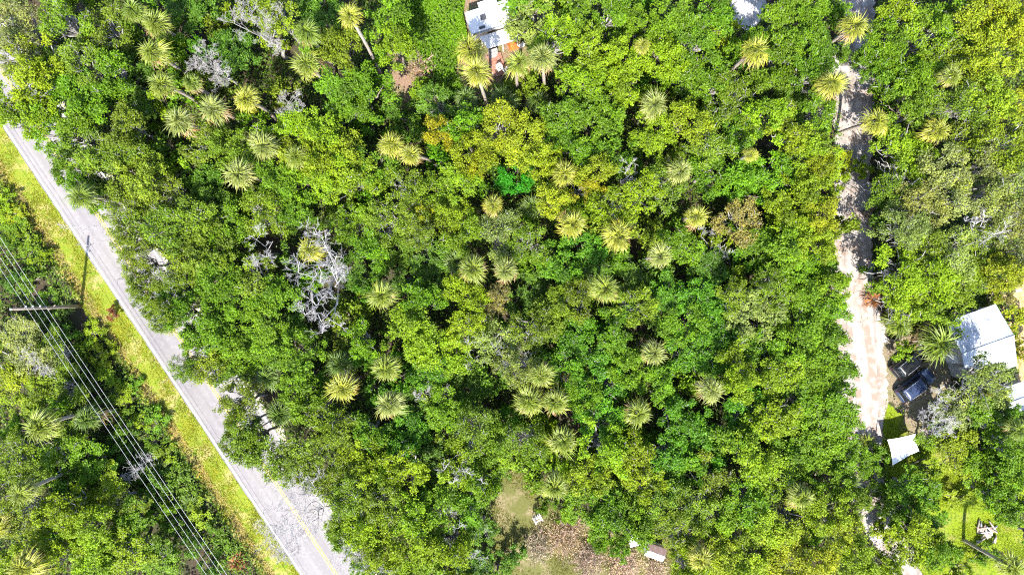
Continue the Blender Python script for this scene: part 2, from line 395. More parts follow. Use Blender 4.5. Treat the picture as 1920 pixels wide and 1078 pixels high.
# fan-palm fronds and trunks
def make_frond(seed, nseg=15, blade=1.0, pet=0.8, droop=0.35, broken=0.0):
    r = np.random.default_rng(seed); V = []; F = []; sh = []
    def quad(a, b, c, d, s):
        k = len(V); V.extend([a, b, c, d]); F.extend([(k, k + 1, k + 2), (k, k + 2, k + 3)]); sh.extend([s, s])
    # petiole: a thin ridge of two slanted faces
    n = 5; pp = [np.array([pet * t, 0, 0.10 * math.sin(t * 2.2)]) for t in np.linspace(0, 1, n)]
    for i in range(n - 1):
        w = 0.026
        for s in (-1, 1):
            quad(pp[i], pp[i + 1], pp[i + 1] + np.array([0, s * w, -w]), pp[i] + np.array([0, s * w, -w]), 0.55)
    hub = pp[-1]
    for i, t in enumerate(np.linspace(-1, 1, nseg)):
        if r.random() < broken: continue
        a = t * 1.75 + r.normal(0, 0.09); L = blade * (1.0 - 0.30 * abs(t) ** 1.5) * r.uniform(0.72, 1.12)
        d = np.array([math.cos(a), math.sin(a), 0.0]); sd = np.array([-math.sin(a), math.cos(a), 0.0])
        st = hub + d * 0.03; fold = 0.12 * (1 if i % 2 else -1)
        z1 = 0.10 * L - 0.10 * abs(t); z2 = -droop * L * r.uniform(0.4, 2.0)
        w1 = 0.043 * r.uniform(0.6, 1.3)
        m1 = st + d * L * 0.55 + np.array([0, 0, z1]); tip = st + d * L + sd * r.normal(0, 0.11) + np.array([0, 0, z1 + z2])
        up = np.array([0, 0, 0.035])
        s = float(np.clip(r.normal(0.5, 0.18), 0, 1)); k = len(V)
        V.extend([st, m1 + sd * w1 + up * 0.2, m1 + up, m1 - sd * w1 - up * 0.3, tip])
        F.extend([(k, k + 2, k + 1), (k, k + 3, k + 2), (k + 1, k + 2, k + 4), (k + 2, k + 3, k + 4)]); sh.extend([s, s, s * 0.9 + 0.1, s * 0.9 + 0.1])
    return np_mesh('frond', np.array(V), np.array(F), M_FROND, np.array(sh))
FRONDS = [make_frond(s, 15 + s % 4, 0.86 + 0.07 * (s % 4), 0.50 + 0.11 * (s % 3), 0.30 + 0.14 * (s % 3), 0.07) for s in range(9)]
DROOPY = [make_frond(50 + s, 13, 0.95, 0.75, 0.75, 0.12) for s in range(4)]
def make_palm_trunk(seed):
    r = random.Random(seed); mb = MB(); n = 12
    bx, by = r.uniform(-0.25, 0.25), r.uniform(-0.25, 0.25)
    pts = []; rad = []
    for i in range(n + 1):
        t = i / n; s = math.sin(t * math.pi)
        pts.append((bx * s, by * s, t * 8.0 - 0.1 * (i == 0))); rad.append(0.17 + 0.05 * (t < 0.08) + 0.02 * (i % 2) + 0.06 * max(0, t - 0.85) / 0.15)
    mb.tube(pts, rad, 9); return mb.mesh('trunk', M_PALMBARK, smooth=True)
PTRUNK = [make_palm_trunk(s) for s in range(4)]

# ------------------------------------------------------------------ labels that single things out
LANDMARKS = [("the white trailer", 925, 40), ("the utility pole", 85, 577), ("the metal-roofed house", 1845, 630), ("the parked cars", 1712, 700), ("the white canopy", 1692, 843),
             ("the big bleached dead tree", 600, 515), ("the small starburst bare tree", 1180, 318), ("the golden tree", 832, 245), ("the tan dry shrubs", 1070, 1010), ("the tan brush heap", 780, 132),
             ("the round palm pair", 1115, 432), ("the pale sand patch", 1395, 20), ("the bare roadside tree", 545, 985), ("the log heap", 1845, 993), ("the tan-brown oak", 1385, 410), ("the vivid green bush", 968, 333),
             ("the merged palm clump", 1018, 755), ("the lane-crossing palm", 1640, 230), ("the mossy bare tree", 395, 118), ("the reddish shrub by the road", 445, 1056), ("the solitary palm", 1333, 730),
             ("the three clustered palms", 700, 725), ("the white-limbed tree", 862, 905), ("the emerald rounded tree", 1320, 585), ("the curved bare limb", 1850, 425), ("the small brown-roofed shed", 1230, 1036)]
DIRS = ["right of", "above and right of", "above", "above and left of", "left of", "below and left of", "below", "below and right of"]
ORD = ["", ", second out", ", third out", ", fourth out", ", fifth out", ", sixth out", ", seventh out", ", eighth out", ", ninth out", ", tenth out", ", eleventh out", ", twelfth out"]
PENDING = []        # (object, u, v, description, family)
def queue_label(o, u, v, desc, fam): PENDING.append((o, u, v, desc, fam))
def flush_labels():
    rows = {}
    for (o, u, v, desc, fam) in PENDING:
        best = min(LANDMARKS, key=lambda L: math.hypot(L[1] - u, L[2] - v))
        a = math.atan2(-(v - best[2]), u - best[1]); k = int(round(a / (math.pi / 4))) % 8
        d = math.hypot(best[1] - u, best[2] - v)
        rows.setdefault((desc, best[0], k), []).append((d, o))
    for (desc, lm, k), L in rows.items():
        L.sort(key=lambda x: x[0])
        for i, (d, o) in enumerate(L):
            o['label'] = (f"{desc} touching {lm}" if d < 8 else f"{desc} {DIRS[k]} {lm}{ORD[min(i, 11)]}")

# ------------------------------------------------------------------ placing trees
PLACED = []        # apparent u, v, radius in pixels
def jitter(c, r, a=0.14):
    k = r.uniform(1 - a, 1 + a)
    return (c[0] * k * r.uniform(0.9, 1.1), c[1] * k * r.uniform(0.95, 1.05), c[2] * k * r.uniform(0.8, 1.2), 1.0)
HT = {'Y': (8.0, 10.0), 'L': (7.5, 9.5), 'G': (6.5, 8.5), 'D': (4.2, 5.8), 'O': (7.0, 9.5), 'P': (8.0, 10.5), 'B': (6.0, 7.8), 'A': (7.5, 9), 'T': (7, 8), 'E': (6, 7), 'R': (3, 4)}
KINDOF = {'Y': 'vine', 'L': 'broad', 'G': 'broad', 'D': 'broad', 'O': 'oak', 'P': 'oak', 'B': 'broad', 'A': 'vine', 'T': 'oak', 'E': 'vine', 'R': 'shrub'}
SPEC = {'vine': ('vine_covered_tree', 'vine-draped tree'), 'broad': ('broadleaf_tree', 'broadleaf tree'), 'oak': ('oak_tree', 'twiggy oak')}
tr = random.Random(77)
BOXES = [[(862, -80), (1002, -80), (1002, 60), (975, 145), (890, 130)], [(1772, 560), (1870, 540), (1925, 690), (1810, 730)], DRIVE, GAP]
def free_base(p, u_app, v_app):
    """the foot of a tree whose crown hangs over a road, a roof or a drive stands beside it"""
    u, v = p.x * S + 960, 539 - p.y * S
    for _ in range(3):
        off = (u - R0.x) * RN.x + (v - R0.y) * RN.y
        tgt = 128 if (u_app - R0.x) * RN.x + (v_app - R0.y) * RN.y > 10 else -74
        if -72 < off < 126: u += RN.x * (tgt - off); v += RN.y * (tgt - off)
        if in_poly([u], [v], LANE)[0]: u = 1552 if u_app < 1625 else 1668 + max(0, v - 560) * 0.06 + max(0, v - 880) * 0.2
        for B in BOXES:
            if in_poly([u], [v], B)[0]:
                cx = sum(q[0] for q in B) / len(B); cy = sum(q[1] for q in B) / len(B); d = math.hypot(u - cx, v - cy) + 1e-6
                for k in range(60):
                    u += (u - cx) / d * 3; v += (v - cy) / d * 3; d = math.hypot(u - cx, v - cy)
                    if not in_poly([u], [v], B)[0]: break
    return P(u, v)
def place_tree(u, v, tone, rpx=37, top=None, kind=None):
    if 1535 < u < 1610 and 130 < v < 830: u -= 12
    kind = kind or KINDOF[tone]
    if kind == 'broad' and tone in 'LG' and tr.random() < 0.2: kind = 'vine'
    if kind == 'oak' and tr.random() < 0.15: kind = 'broad'
    top = top or tr.uniform(*HT[tone])
    if 1635 < u < 1760 and v < 620: top = max(top, tr.uniform(7.5, 8.8))
    hc = top * 0.86
    R = rpx / S * (H - hc) / H
    p = P(u, v, hc); s = R / 2.45; sz = top / (CROWN_Z + 1.75)
    sz = max(0.5, sz)
    me, tm = tr.choice(VAR[kind])
    nm, sp = SPEC[kind]
    b = free_base(p, u, v)
    e = empty(nm, (b.x, b.y, 0))
    c = jitter(TONE[tone], tr); rz = tr.uniform(0, 6.283); dx, dy = p.x - b.x, p.y - b.y
    oc = mobj('crown', me, e, (dx, dy, 0), (0, 0, rz), c); ot = mobj('trunk', tm, e)
    oc.scale = (s, s * tr.uniform(0.92, 1.08), sz); ot.scale = oc.scale
    if abs(dx) + abs(dy) > 0.05:
        zt = CROWN_Z * sz; L = math.sqrt(dx * dx + dy * dy + zt * zt); ot.scale = (s, s, sz * L / zt)
        ot.rotation_euler = (Vector((dx, dy, zt)).to_track_quat('Z', 'Y') @ Quaternion((0, 0, 1), rz)).to_euler()
    else: ot.rotation_euler = (0, 0, rz)
    size = 'small ' if rpx < 35 else 'large ' if rpx > 46 else ''
    tag(e, cat='tree', group={'vine': 'vine-draped trees of the wood', 'broad': 'broadleaf trees of the wood', 'oak': 'oaks of the wood'}[kind])
    queue_label(e, u, v, f"{size}{TNAME[tone]} {sp}", 'tree'); PLACED.append((u, v, rpx))
    return e

TREES = """
40 50 P 42;120 40 O 40;195 60 O 42;60 125 Y 40;18 90 P 36;150 115 O 38;350 25 D 36;235 125 D 36;440 95 D 36;520 30 O 36;600 25 D 34;640 90 O 34;730 45 G 40;740 85 L 32;
1000 40 P 44;1090 40 G 38;1040 75 L 36;1105 95 L 38;1150 30 G 38;1205 50 G 38;1262 35 G 38;1305 80 G 38;1245 105 L 36;1165 110 L 36;1330 30 G 36;1470 25 G 38;1520 15 G 34;1500 70 G 36;1470 110 G 36;1545 100 D 34;
1665 80 G 36;1680 30 L 38;1735 65 L 40;1790 40 G 40;1850 35 Y 42;1905 50 Y 40;1875 100 Y 38;1765 115 O 36;1825 130 Y 38;
20 200 L 36;70 215 L 36;105 150 G 40;165 190 G 42;205 135 G 36;255 190 D 36;230 235 O 36;635 160 G 40;680 178 G 42;660 205 G 32;820 195 D 32;1090 150 L 38;1135 185 G 38;1180 155 L 36;1290 150 G 38;1340 160 G 38;1385 190 O 38;1440 150 G 36;1475 195 D 34;1515 140 G 34;
1672 140 G 34;1720 150 G 38;1700 195 G 36;1795 190 O 38;1860 180 Y 40;1908 195 Y 38;1750 200 O 34;
105 245 G 38;150 265 G 40;185 300 O 38;235 285 O 38;380 265 O 36;425 280 O 34;530 235 L 36;600 245 L 40;645 285 Y 38;595 300 L 34;555 290 Y 30;832 243 A 30;890 285 Y 34;870 235 G 32;935 240 Y 36;985 265 Y 40;1010 300 Y 32;
1060 215 G 40;1120 240 G 42;1085 275 G 38;1150 285 G 38;1230 250 L 36;1290 230 Y 36;1330 265 O 36;1385 245 G 38;1440 225 L 36;1490 245 L 38;1530 215 G 34;1540 285 L 34;1548 310 Y 24;1680 270 L 36;1715 300 L 36;1770 310 P 38;1820 270 O 38;1880 275 Y 40;1905 335 P 38;1840 310 P 34;
200 335 O 40;260 335 O 40;315 365 O 38;180 365 G 28;380 335 D 34;400 385 D 34;520 335 G 34;565 345 L 36;620 325 L 38;665 345 L 38;700 315 G 36;760 355 O 36;820 365 G 36;865 335 L 32;900 310 A 24;968 333 E 30;1095 350 A 26;1040 375 Y 30;1115 325 Y 30;1145 385 L 34;1200 365 L 34;1250 355 O 36;1330 325 G 38;1385 335 G 36;1385 410 T 38;1450 330 G 38;1480 385 L 38;1530 355 L 36;1555 400 Y 30;
1685 350 O 38;1725 385 P 38;1785 370 P 38;1850 370 P 40;1900 400 P 38;
240 425 O 36;295 420 O 40;350 415 O 40;385 465 O 38;420 425 G 36;500 400 O 36;550 385 G 36;670 415 G 36;720 415 O 38;780 430 O 34;790 400 A 20;850 405 L 34;870 435 L 34;690 470 G 34;740 470 D 34;800 475 D 34;930 440 P 36;990 455 O 36;1055 495 B 36;1095 470 B 36;1130 500 D 32;1190 510 D 34;1280 465 G 34;1330 505 D 32;1420 460 G 36;1465 475 G 38;1500 435 L 36;1545 460 Y 32;1515 510 G 36;
1690 430 P 36;1735 455 O 38;1790 475 P 40;1850 470 O 38;1905 465 P 38;
255 500 O 30;280 560 O 28;330 540 O 30;395 515 G 38;440 555 G 38;480 525 O 36;520 560 G 36;540 610 D 34;500 605 G 36;680 515 D 32;760 520 D 34;790 565 G 34;820 525 D 34;870 555 L 34;935 560 T 24;990 545 D 34;1040 580 O 36;1000 615 O 36;1085 560 O 32;1185 575 O 36;1250 560 B 36;1310 560 B 42;1340 605 B 40;1280 615 G 38;1385 560 O 32;1415 590 P 38;1450 540 O 34;1485 580 G 38;1520 560 G 38;1560 590 G 34;1570 540 L 28;
1690 510 L 42;1745 505 L 42;1795 535 L 42;1690 560 L 38;1745 560 L 36;1840 505 O 36;1885 510 Y 32;
400 620 G 38;445 655 G 38;385 685 O 34;500 650 G 38;560 665 G 38;680 640 G 30;765 615 L 38;795 650 L 40;840 660 L 38;875 615 L 36;925 640 P 36;965 690 P 36;800 695 B 34;1080 630 B 38;1115 665 B 38;1060 690 B 34;1160 620 G 36;1175 690 G 36;1290 650 B 38;1335 655 B 38;1390 685 L 38;1435 655 G 38;1465 705 L 38;1505 640 G 40;1560 645 G 36;1580 700 G 34;1530 690 G 38;
30 620 P 36 4;60 670 P 38 5;15 700 Y 38 5;115 660 O 32 3.2;55 745 L 36 5;120 735 O 34 4.0;120 800 O 34 5.0;
450 760 O 34;560 735 G 32;590 770 G 34;625 800 O 36;690 810 G 34;780 770 D 34;765 805 B 34;840 765 G 36;880 725 D 34;885 810 O 36;1130 720 B 38;1125 790 B 40;1090 745 G 30;1270 775 B 34;1295 815 B 42;1400 765 B 40;1445 785 L 38;1500 745 G 40;1545 780 G 40;1580 750 G 36;1590 800 G 32;1240 720 G 32;1380 720 L 30;
1800 760 P 42 6.0;1850 715 P 40;1845 785 G 40;1900 840 G 36;
20 850 O 36;110 850 G 38;165 865 G 36 5.0;195 910 L 36 5;60 875 O 34;465 835 O 36;510 870 O 38;560 850 O 36;640 855 O 38;685 860 L 36;610 905 O 36;740 850 B 34;725 890 G 36;795 845 D 36;865 870 L 36;770 880 L 36;925 830 G 36;985 830 O 36;900 905 G 34;1135 840 L 38;1185 865 L 40;1110 890 L 36;1210 905 L 36;1340 895 O 38;1285 875 G 36;1405 855 L 38;1445 890 L 38;1380 820 G 36;1485 840 G 40;1535 835 G 38;1580 860 G 34;1250 850 B 34;
1755 815 G 28 4.4;1795 850 Y 40 5.0;1845 870 G 36 5.5;1885 890 G 34;
45 965 O 36;110 955 L 38;155 985 L 38;225 940 O 34 4.5;250 975 G 36 4.5;660 945 O 38;720 945 O 38;690 990 L 36;765 960 L 38;640 1000 G 26;825 945 G 38;880 960 G 34;905 990 D 28;1095 940 G 36;1140 940 G 36;1185 955 G 36;1245 940 O 38;1300 945 O 38;1265 985 O 36;1355 965 L 38;1400 935 G 38;1440 985 Y 38;1550 905 G 34;1480 985 Y 38;1545 965 Y 36;1710 915 G 34 4.6;1735 955 G 34 5.4;1878 935 G 34;1910 955 G 30;1580 1000 Y 34;
30 1055 Y 34;105 1035 L 38;165 1035 L 36;235 1035 L 38 5.5;300 1045 G 36 4;720 1035 L 36;785 1010 L 36;770 1060 L 34;845 1030 L 36;885 1055 D 34;1135 985 G 32;1190 990 G 34;1150 1015 G 26;1300 1010 O 36;1345 1050 Y 36;1405 1050 Y 38;1465 1050 Y 38;1530 1050 Y 36;1615 1050 Y 36;1715 1010 L 36;1755 1035 G 34;1395 995 O 32;1290 1060 L 30;
1010 5 G 40;970 -10 G 34;1425 75 G 24 5;1855 -10 Y 36;1630 120 G 24;1600 105 G 22;232 398 O 28;258 462 O 28;268 540 O 26;300 590 O 26;150 350 G 26;325 570 G 26;345 500 O 34;345 590 G 30;375 640 G 32;345 690 O 22;430 700 G 30;455 800 O 30;440 830 O 22;130 320 G 26;60 190 L 30;575 880 O 30;1600 870 G 30;1600 940 O 26;1660 1060 L 26;1680 960 G 28 4;1640 120 G 24;1882 768 G 26 6.5;1862 742 P 26 6.5;692 1062 G 28 6;668 1030 O 24 6;645 985 O 24 7
"""
for tok in TREES.replace('\n', '').split(';'):
    q = tok.split()
    if q: place_tree(float(q[0]), float(q[1]), q[2], float(q[3]) * 1.16, float(q[4]) if len(q) > 4 else None)

SHR = """2 395 L;26 430 G;54 472 G;48 445 L;72 488 L;90 560 D;122 625 D;150 648 G;176 622 L;192 662 L;203 702 L;226 735 L;250 722 G;238 775 G;266 792 L;292 785 G;286 832 G;
312 853 L;333 893 G;352 925 G;372 962 L;300 905 D;262 885 D;222 842 D;332 985 D;402 992 G;422 1032 G;362 1022 D;390 1062 D;18 455 D;60 522 D;30 525 D;100 602 D;160 722 D;190 765 D;142 692 O;236 806 D;
270 930 D;300 960 G;10 372 L;30 408 Y;210 590 R;1690 655 L;1640 862 G;1628 850 G;1640 905 G;1662 935 G;1690 985 L;1850 1040 G;1790 930 Y;1800 1068 L;1740 880 O;1830 905 L;945 860 L;930 890 G;1010 900 G;1030 945 G;
1060 960 L;1650 990 L;1680 965 G;1665 1000 Y;1310 990 L;960 1040 D;935 1065 D;790 165 G;815 165 G;845 205 D;740 205 D;780 215 D;690 215 G;1885 548 T;1905 600 A;1912 650 A;1860 560 A;445 1056 R;1610 315 L;1570 330 Y;1572 300 A;1660 320 L;1655 200 G;1650 170 G;980 150 Y;965 165 O;885 230 D;1930 1000 G"""
sr = random.Random(9)
def place_shrub(u, v, tone, rpx=None, top=None):
    off = (u - R0.x) * RN.x + (v - R0.y) * RN.y
    top = top or (sr.uniform(0.7, 1.2) if -110 < off < 0 else sr.uniform(1.4, 2.6)); rpx = rpx or (sr.uniform(18, 27) if tone != 'R' else 12)
    R = rpx / S; p = P(u, v, top * 0.7); s = R / 1.4; sz = top / 2.5
    me, tm = sr.choice(VAR['shrub'])
    e = empty('leafy_shrub', (p.x, p.y, 0), sr.uniform(0, 6.283), (s, s, sz))
    mobj('crown', me, e, color=jitter(TONE[tone], sr)); mobj('trunk', tm, e)
    tag(e, cat='shrub', group='low shrubs at the edges of the wood')
    queue_label(e, u, v, f"low {TNAME[tone]} shrub", 'shrub'); PLACED.append((u, v, rpx))
    return e
for tok in SHR.replace('\n', '').split(';'):
    q = tok.split()
    if q: place_shrub(float(q[0]), float(q[1]), q[2])


# ------------------------------------------------------------------ palms
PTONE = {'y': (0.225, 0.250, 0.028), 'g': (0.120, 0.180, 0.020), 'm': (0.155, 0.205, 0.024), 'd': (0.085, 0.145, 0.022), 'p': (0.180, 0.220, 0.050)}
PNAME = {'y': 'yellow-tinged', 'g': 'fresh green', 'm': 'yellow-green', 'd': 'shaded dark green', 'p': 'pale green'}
pr = random.Random(31)
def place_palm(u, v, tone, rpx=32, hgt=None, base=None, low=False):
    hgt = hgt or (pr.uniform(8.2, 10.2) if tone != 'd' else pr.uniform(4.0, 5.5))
    if v > 470 and 0 > (u - R0.x) * RN.x + (v - R0.y) * RN.y > -70: return None
    if low: hgt = pr.uniform(0.7, 1.3)
    p = P(u, v, hgt); k = (rpx / S * (H - hgt) / H) / 1.62
    b = P(*base) if base else p
    e = empty('palmetto_shrub' if low else 'fan_palm', (b.x, b.y, 0), 0.0)
    if not low:
        t = mobj('trunk', pr.choice(PTRUNK), e); t.scale = (1, 1, hgt / 8.0)
        dx, dy = p.x - b.x, p.y - b.y
        if base:                    # a leaning stem
            L = math.sqrt(dx * dx + dy * dy + hgt * hgt); t.scale = (0.95, 0.95, L / 8.0)
            t.rotation_euler = Vector((dx, dy, hgt)).to_track_quat('Z', 'Y').to_euler()
        top = Vector((dx, dy, hgt))
    else: top = Vector((0, 0, 0.25))
    n = pr.randint(26, 33) if not low else pr.randint(11, 15)
    a0 = pr.uniform(0, 6.283)
    for i in range(n):
        t = (i + 0.5) / n
        yaw = a0 + i * 2.399963 + pr.uniform(-0.2, 0.2)
        pitch = math.radians((80 - 100 * t ** 0.95 if not low else 70 - 55 * t) + pr.uniform(-15, 15))
        old = t > 0.84 and not low
        me = pr.choice(DROOPY if old else FRONDS)
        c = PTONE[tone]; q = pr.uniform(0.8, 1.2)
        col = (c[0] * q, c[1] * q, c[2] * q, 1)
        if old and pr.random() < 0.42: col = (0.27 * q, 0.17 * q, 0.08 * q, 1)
        elif t > 0.6: col = (c[0] * q * 1.18, c[1] * q * 1.04, c[2] * q, 1)
        if low and tone == 'R': col = (0.26 * q, 0.11 * q, 0.04 * q, 1)
        o = mobj('frond', me, e, top + Vector((0, 0, 0.05 - 0.25 * t)), (pr.uniform(-0.35, 0.35), -pitch, yaw), col)
        sc_ = k * pr.uniform(0.78, 1.14); o.scale = (sc_, sc_, sc_)
    if low:
        tag(e, cat='palmetto', group='palmettos on the woodland floor')
        queue_label(e, u, v, ("rust-brown dying palmetto fan" if tone == 'R' else "low spiky palmetto"), 'palmetto')
    else:
        tag(e, cat='palm tree', group='fan palms of the wood')
        queue_label(e, u, v, f"{PNAME[tone]} fan palm", 'palm')
    PLACED.append((u, v, rpx)); return e
PTONE['R'] = (0.2, 0.1, 0.04); PNAME['R'] = 'rust-brown'
PALMS = """294 47 m 32;254 22 g 28;290 100 m 34;307 160 m 32;341 229 p 34;404 207 p 32;464 187 y 31;451 327 p 36;361 157 g 24;577 63 g 32;577 124 m 33;497 274 p 35;557 294 m 28;734 271 y 30;
881 95 y 34;874 187 d 30;944 187 d 32;973 120 m 30;1224 197 p 32;1414 97 y 34;1204 87 y 18;1057 327 y 30;1274 322 p 28;1407 290 y 18;1007 190 d 28;1597 52 y 33;1754 247 y 30;1781 144 m 24;157 368 g 30;310 604 d 32;467 697 d 32;
924 386 y 23;887 503 m 32;857 490 d 30;948 507 p 28;717 554 m 33;724 687 m 32;640 682 d 32;645 725 y 34;503 704 d 32;583 468 y 28;1073 420 y 33;1157 443 y 34;1237 480 p 29;1304 407 y 28;1134 540 m 33;1224 660 p 31;1333 730 p 31;1013 702 m 30;997 388 d 28;
1680 606 g 34 2.6;1754 644 g 44 4.2;80 797 m 38;46 920 m 30;50 1058 y 36;169 782 d 32;527 773 d 34;732 757 p 33;993 750 m 35;1043 752 m 33;1196 773 m 34;1056 825 m 33;1040 910 m 31;1232 906 d 28;1312 1045 y 28;1500 930 m 30;1892 1059 m 34 7;1905 803 g 26;5 985 y 26"""
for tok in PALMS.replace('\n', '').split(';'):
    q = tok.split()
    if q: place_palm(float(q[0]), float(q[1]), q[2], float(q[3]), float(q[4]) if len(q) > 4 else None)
# palms whose bare stems show
place_palm(657, 32, 'y', 28, 13.0, base=(714, 140)); place_palm(894, 138, 'y', 32, 12.0, base=(916, 206)); place_palm(1017, 110, 'p', 31, 10.5, base=(1023, 180))
place_palm(1557, 157, 'y', 32, 9.0, base=(1522, 208)); place_palm(771, 291, 'y', 26, 8.5, base=(822, 312))
lanepalm = place_palm(1640, 230, 'y', 31, 8.3, base=(1566, 252)); PENDING.pop(); lanepalm['label'] = 'yellow-tinged fan palm whose dark stem crosses above the sandy lane'
for (u, v, t) in ((352, 946, 'd'), (630, 1009, 'd'), (1626, 828, 'm'), (210, 745, 'd'), (120, 580, 'd'), (800, 205, 'd'), (146, 545, 'R'), (640, 565, 'd'), (590, 660, 'd'), (1640, 562, 'R'), (1310, 850, 'd'), (1600, 905, 'd'), (440, 1060, 'R'), (300, 880, 'd'), (960, 170, 'd'), (205, 905, 'd'), (250, 820, 'd')):
    place_palm(u, v, t, 24, low=True)

# young growth in the gaps between the crowns
fr = random.Random(21); nfill = 0; cand = [(fr.uniform(-15, 1935), fr.uniform(-15, 1093)) for _ in range(5000)]
for (u, v) in cand:
    if nfill >= 150: break
    off = (u - R0.x) * RN.x + (v - R0.y) * RN.y
    if -200 < off < 150 or any(in_poly([u], [v], Q)[0] for Q in (LANE, DRIVE, LAWN, CLEAR, GAP, HYARD, YARD)): continue
    if 1560 < u < 1650 or (1770 < u and 540 < v < 770): continue
    if min(math.hypot(u - a, v - b) - 0.55 * c for (a, b, c) in PLACED) < 9: continue
    place_shrub(u, v, fr.choice('GGDGOLB'), fr.uniform(26, 36), fr.uniform(3.0, 5.4)); nfill += 1

# ------------------------------------------------------------------ dead and bare trees
def branch(mb, start, d, length, rad, depth, r, up=0.0, wig=0.22, kids=(2, 3), shrink=0.68):
    pts = [start]; n = 3 if depth > 0 else 2; dd = d.copy()
    for i in range(n):
        dd = (dd + Vector((r.uniform(-1, 1), r.uniform(-1, 1), r.uniform(-0.6, 0.6) + up)) * wig).normalized()
        pts.append(pts[-1] + dd * length / n)
    mb.tube(pts, [rad * (1 - 0.45 * i / n) for i in range(n + 1)], 5 if rad > 0.05 else 3, cap=False)
    if depth <= 0: return
    for k in range(r.randint(*kids)):
        s0 = pts[r.randint(1, n)] if k else pts[-1]
        nd = (dd + Vector((r.uniform(-1, 1), r.uniform(-1, 1), r.uniform(-0.5, 0.7))) * 0.85).normalized()
        branch(mb, s0, nd, length * shrink * r.uniform(0.7, 1.15), max(0.0115, rad * 0.68), depth - 1, r, up, wig, kids, shrink)
def dead_tree(base, targets, label, seed, fork_h=3.5, rad=0.2, m=None, depth=4, spray=1.5, kids=(2, 4), name='dead_tree', group='leafless trees'):
    """base: ground point in pixels; targets: (u, v, height, size)"""
    r = random.Random(seed); b = P(*base); e = empty(name, (b.x, b.y, 0))
    cu = sum(t[0] for t in targets) / len(targets); cv = sum(t[1] for t in targets) / len(targets); ch = sum(t[2] for t in targets) / len(targets)
    f = (P(cu, cv, ch) - b) * 0.45; f.z = fork_h
    mm = m or M_DEAD
    tb = MB(); tb.tube(bent((0, 0, -0.1), f, 5, 0.05, r), [rad * 1.2, rad, rad * .92, rad * .88, rad * .82, rad * .78], 7)
    tb.build('trunk', mm, e, True)
    for (u, v, h, s) in targets:
        q = P(u, v, h) - b; mb = MB()
        pts = bent(f, q, 5, 0.13, r); mb.tube(pts, [rad * .29, rad * .24, rad * .2, rad * .17, rad * .135, rad * .1], 5, cap=False)
        out = (q - f).normalized()
        for k in range(8):
            a = k * 2.4 + r.uniform(0, 1)
            d = (Vector((math.cos(a), math.sin(a), r.uniform(0.0, 0.5))) + out * 0.5).normalized()
            branch(mb, pts[-1 - k % 3], d, s * spray * r.uniform(0.38, 0.62), max(0.017, rad * 0.095), depth - 1, r, kids=kids, wig=0.34)
        mb.build('limb', mm, e, True)
    tag(e, label, 'dead tree', group)
    return e
dead_tree((640, 520), [(590, 440, 12, 1.0), (560, 498, 11.5, 0.9), (628, 482, 12, 1.25), (606, 500, 12, 1.35), (592, 572, 11.5, 1.2), (604, 625, 11, 0.8), (640, 612, 10.6, 0.5), (572, 590, 11, 0.9), (610, 455, 11.6, 0.8), (630, 510, 12, 1.1)], 'big bleached dead tree with twisting white limbs amid the wood', 1, 4.5, 0.26, spray=1.75)
dead_tree((520, 480), [(488, 440, 9, 0.7), (500, 482, 9, 0.8), (478, 500, 8.5, 0.6)], 'bleached bare tree just left of the big dead tree', 2, 4, 0.16)
dead_tree((450, 160), [(388, 105, 9.5, 1.0), (400, 130, 9.5, 1.0), (415, 140, 9, 0.8), (375, 130, 9, 0.8)], 'mossy grey bare tree between the upper palms', 3, 4, 0.2, depth=5, m=M_TWIG)
dead_tree((540, 110), [(470, 30, 10, 1.1), (500, 55, 10, 1.0), (440, 45, 9.5, 1.0), (525, 25, 9.5, 0.8), (520, 90, 8, 0.6)], 'wide grey bare tree near the top edge', 4, 4, 0.22, depth=5, m=M_TWIG)
dead_tree((585, 230), [(545, 195, 8.5, 0.9), (560, 210, 8.5, 0.8), (535, 215, 8, 0.6)], 'dense lilac-grey bare tree above the lime canopy', 5, 3.5, 0.15, depth=5, m=M_TWIG)
dead_tree((660, 930), [(560, 930, 8, 1.2), (520, 960, 7.5, 1.2), (500, 1000, 7, 1.1), (545, 1000, 7.5, 1.3), (520, 1030, 6.5, 1.0), (580, 985, 8, 1.0), (585, 905, 8, 0.9)], 'bare pale tree leaning its fine twigs over the paved road', 6, 4, 0.24, depth=5, spray=1.9)
dead_tree((700, 985), [(660, 1035, 8, 1.1), (640, 1060, 7.5, 1.0), (695, 1050, 8, 1.1), (675, 995, 8, 0.9), (720, 1070, 8, 0.9)], 'white bare tree at the bottom edge beside the road', 7, 4, 0.18, depth=4)
dead_tree((870, 850), [(838, 872, 9, 0.7), (880, 888, 9.3, 0.8), (850, 905, 9, 0.7), (905, 905, 9, 0.6)], 'tree with thick white limbs showing between the leaves', 8, 4, 0.24, depth=3)
dead_tree((890, 900), [(845, 960, 7, 0.6), (860, 990, 7.5, 0.7), (890, 1045, 8, 0.9), (820, 970, 7, 0.6)], 'grey fallen-looking bare tree under the white-limbed one', 9, 3, 0.16, depth=4)
dead_tree((1165, 345), [(1180, 312, 8.5, 0.9), (1172, 325, 8.5, 0.7), (1175, 345, 7.5, 0.6)], 'small starburst bare tree with thin grey twigs', 10, 4, 0.1, depth=3)
dead_tree((348, 500), [(290, 485, 7, 0.8), (300, 520, 7, 0.9), (320, 550, 7, 0.9), (270, 510, 6.5, 0.6)], 'grey twiggy tree over the road edge opposite the pole', 11, 3.5, 0.14, depth=4)
dead_tree((300, 440), [(120, 430, 6.5, 0.7), (150, 425, 7, 0.8), (160, 462, 6.5, 0.6), (190, 430, 7, 0.7)], 'sparse thin bare tree reaching across the road above the pole', 12, 4, 0.08, depth=3)
